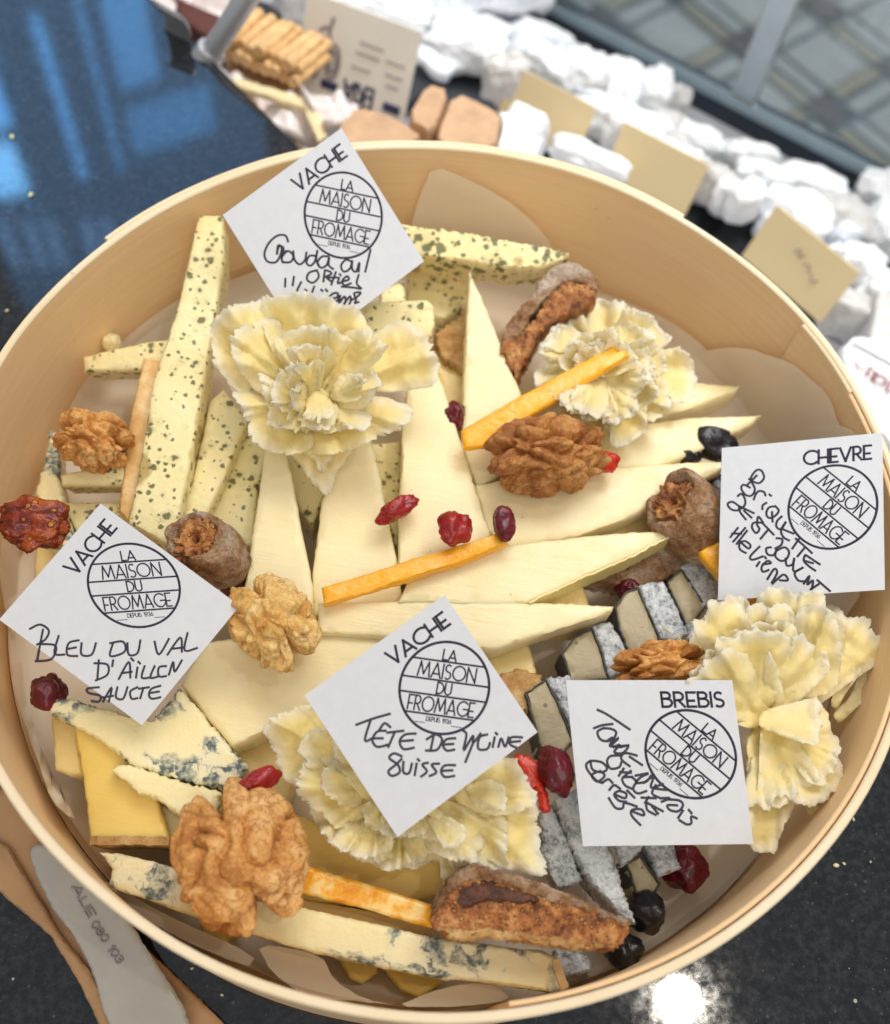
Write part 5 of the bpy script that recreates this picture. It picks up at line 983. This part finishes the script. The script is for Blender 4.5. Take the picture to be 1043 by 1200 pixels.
HT = [[(80, 133), (170, 100), (258, 75)], [(155, 110), (125, 215), (165, 205)], [(235, 165), (190, 170), (165, 215), (190, 250), (245, 240)], [(170, 205), (220, 205)], [(205, 155), (230, 125), (260, 145)], [(245, 175), (330, 165)], [(285, 170), (250, 250)], [(395, 180), (340, 185), (310, 220), (330, 262), (385, 255)], [(315, 220), (380, 215)], [(490, 195), (475, 265)], [(455, 210), (500, 185), (535, 210), (510, 265), (450, 270)], [(605, 205), (560, 210), (540, 240), (560, 270), (600, 265)], [(545, 238), (595, 235)], [(640, 160), (665, 185), (650, 270), (700, 190), (700, 230), (740, 180)], [(700, 230), (660, 330)], [(775, 185), (735, 200), (728, 260), (775, 262), (790, 230)], [(815, 200), (805, 250)], [(820, 176), (828, 184)], [(835, 250), (850, 205), (870, 250), (890, 200)], [(960, 200), (905, 200), (895, 235), (930, 255)], [(900, 225), (950, 220)],
 [(320, 300), (280, 285), (255, 310), (300, 345), (310, 385), (270, 405), (250, 380), (290, 345), (320, 315)], [(330, 330), (330, 385), (360, 390), (375, 340)], [(400, 340), (390, 400)], [(406, 316), (414, 324)], [(460, 335), (430, 345), (455, 380), (425, 408)], [(520, 340), (480, 345), (505, 385), (470, 405)], [(605, 348), (550, 350), (530, 380), (550, 410), (600, 405)], [(535, 378), (590, 375)]]
HL = [[(105, 855), (140, 840), (170, 860), (160, 890), (130, 910)], [(150, 858), (130, 962)], [(145, 908), (195, 915), (180, 960), (125, 968)], [(205, 880), (190, 940), (225, 945)], [(275, 895), (240, 905), (235, 945), (270, 950)], [(238, 925), (265, 920)], [(285, 905), (285, 945), (320, 945), (335, 905)], [(385, 905), (430, 900), (435, 935), (385, 950), (395, 905)], [(445, 905), (450, 945), (480, 940), (490, 895)], [(458, 958), (466, 966)], [(540, 900), (555, 945), (590, 890)], [(585, 945), (630, 885), (635, 935)], [(600, 925), (640, 920)], [(655, 870), (645, 930), (688, 922)], [(345, 965), (340, 1030)], [(330, 975), (375, 980), (375, 1015), (335, 1035)], [(395, 965), (392, 985)], [(415, 1030), (450, 970), (455, 1025)], [(425, 1010), (460, 1005)], [(480, 990), (475, 1025)], [(483, 970), (489, 976)], [(505, 985), (495, 1025), (525, 1025)], [(540, 985), (525, 1025), (550, 1022)], [(580, 985), (555, 990), (555, 1020), (580, 1020)], [(590, 1015), (605, 970), (610, 1005), (635, 965)]]
HL += [[(p[0], p[1] + 894) for p in l] for l in ([(345, 165), (305, 170), (310, 185), (350, 195), (345, 215), (320, 213)], [(360, 215), (390, 165), (380, 215)], [(360, 200), (395, 195)], [(410, 165), (405, 200), (430, 205), (445, 165)], [(480, 165), (455, 180), (460, 205), (480, 203)], [(500, 170), (490, 203)], [(485, 170), (520, 165)], [(560, 160), (530, 170), (520, 190), (530, 205), (560, 200)], [(525, 185), (555, 180)])]
card('white card headed VACHE with a handwritten gouda name, leaning on the far rim', [(261, 252), (400, 150), (497, 306)], (.070, .084, .064), 'VACHE', HG, (290, 260), 6.519)
card('white card headed CHEVRE at the right edge of the box', [(846, 525), (1034, 507), (1037, 691)], (.052, .068, .056), 'CHEVRE', HC, (850, 540), 7.5)
card('white card headed VACHE with a handwritten blue cheese name at the left wall', [(-1, 726), (118, 590), (281, 710)], (.054, .064, .054), 'VACHE', HL, (0, 450), 2.98)
card('white card headed VACHE in the lower middle, naming a Swiss cheese by hand', [(357, 815), (521, 697), (630, 858)], (.064, .075, .063), 'VACHE', HT, (400, 820), 4.535)
card('white card headed BREBIS at the lower right in front of the walnut', [(663, 797), (858, 797), (883, 989)], (.060, .060, .046), 'BREBIS', HB, (685, 820), 7.193, tw=.37)
# crumbs on the counter
for i, (px, py, s_) in enumerate(((980, 1014, 5), (989, 1012, 3), (1000, 960, 3), (1020, 1010, 2), (225, 1135, 3), (260, 1166, 3), (14, 160, 5), (36, 228, 5), (8, 364, 3))):
    tag(blob('cheese_crumb', 'tomme', px, py, .0006, s_ * 1.6, s_, .0012, i * 40, i, sub=2), 'tiny pale crumb on the black granite', 'crumb', 'crumbs on the granite')
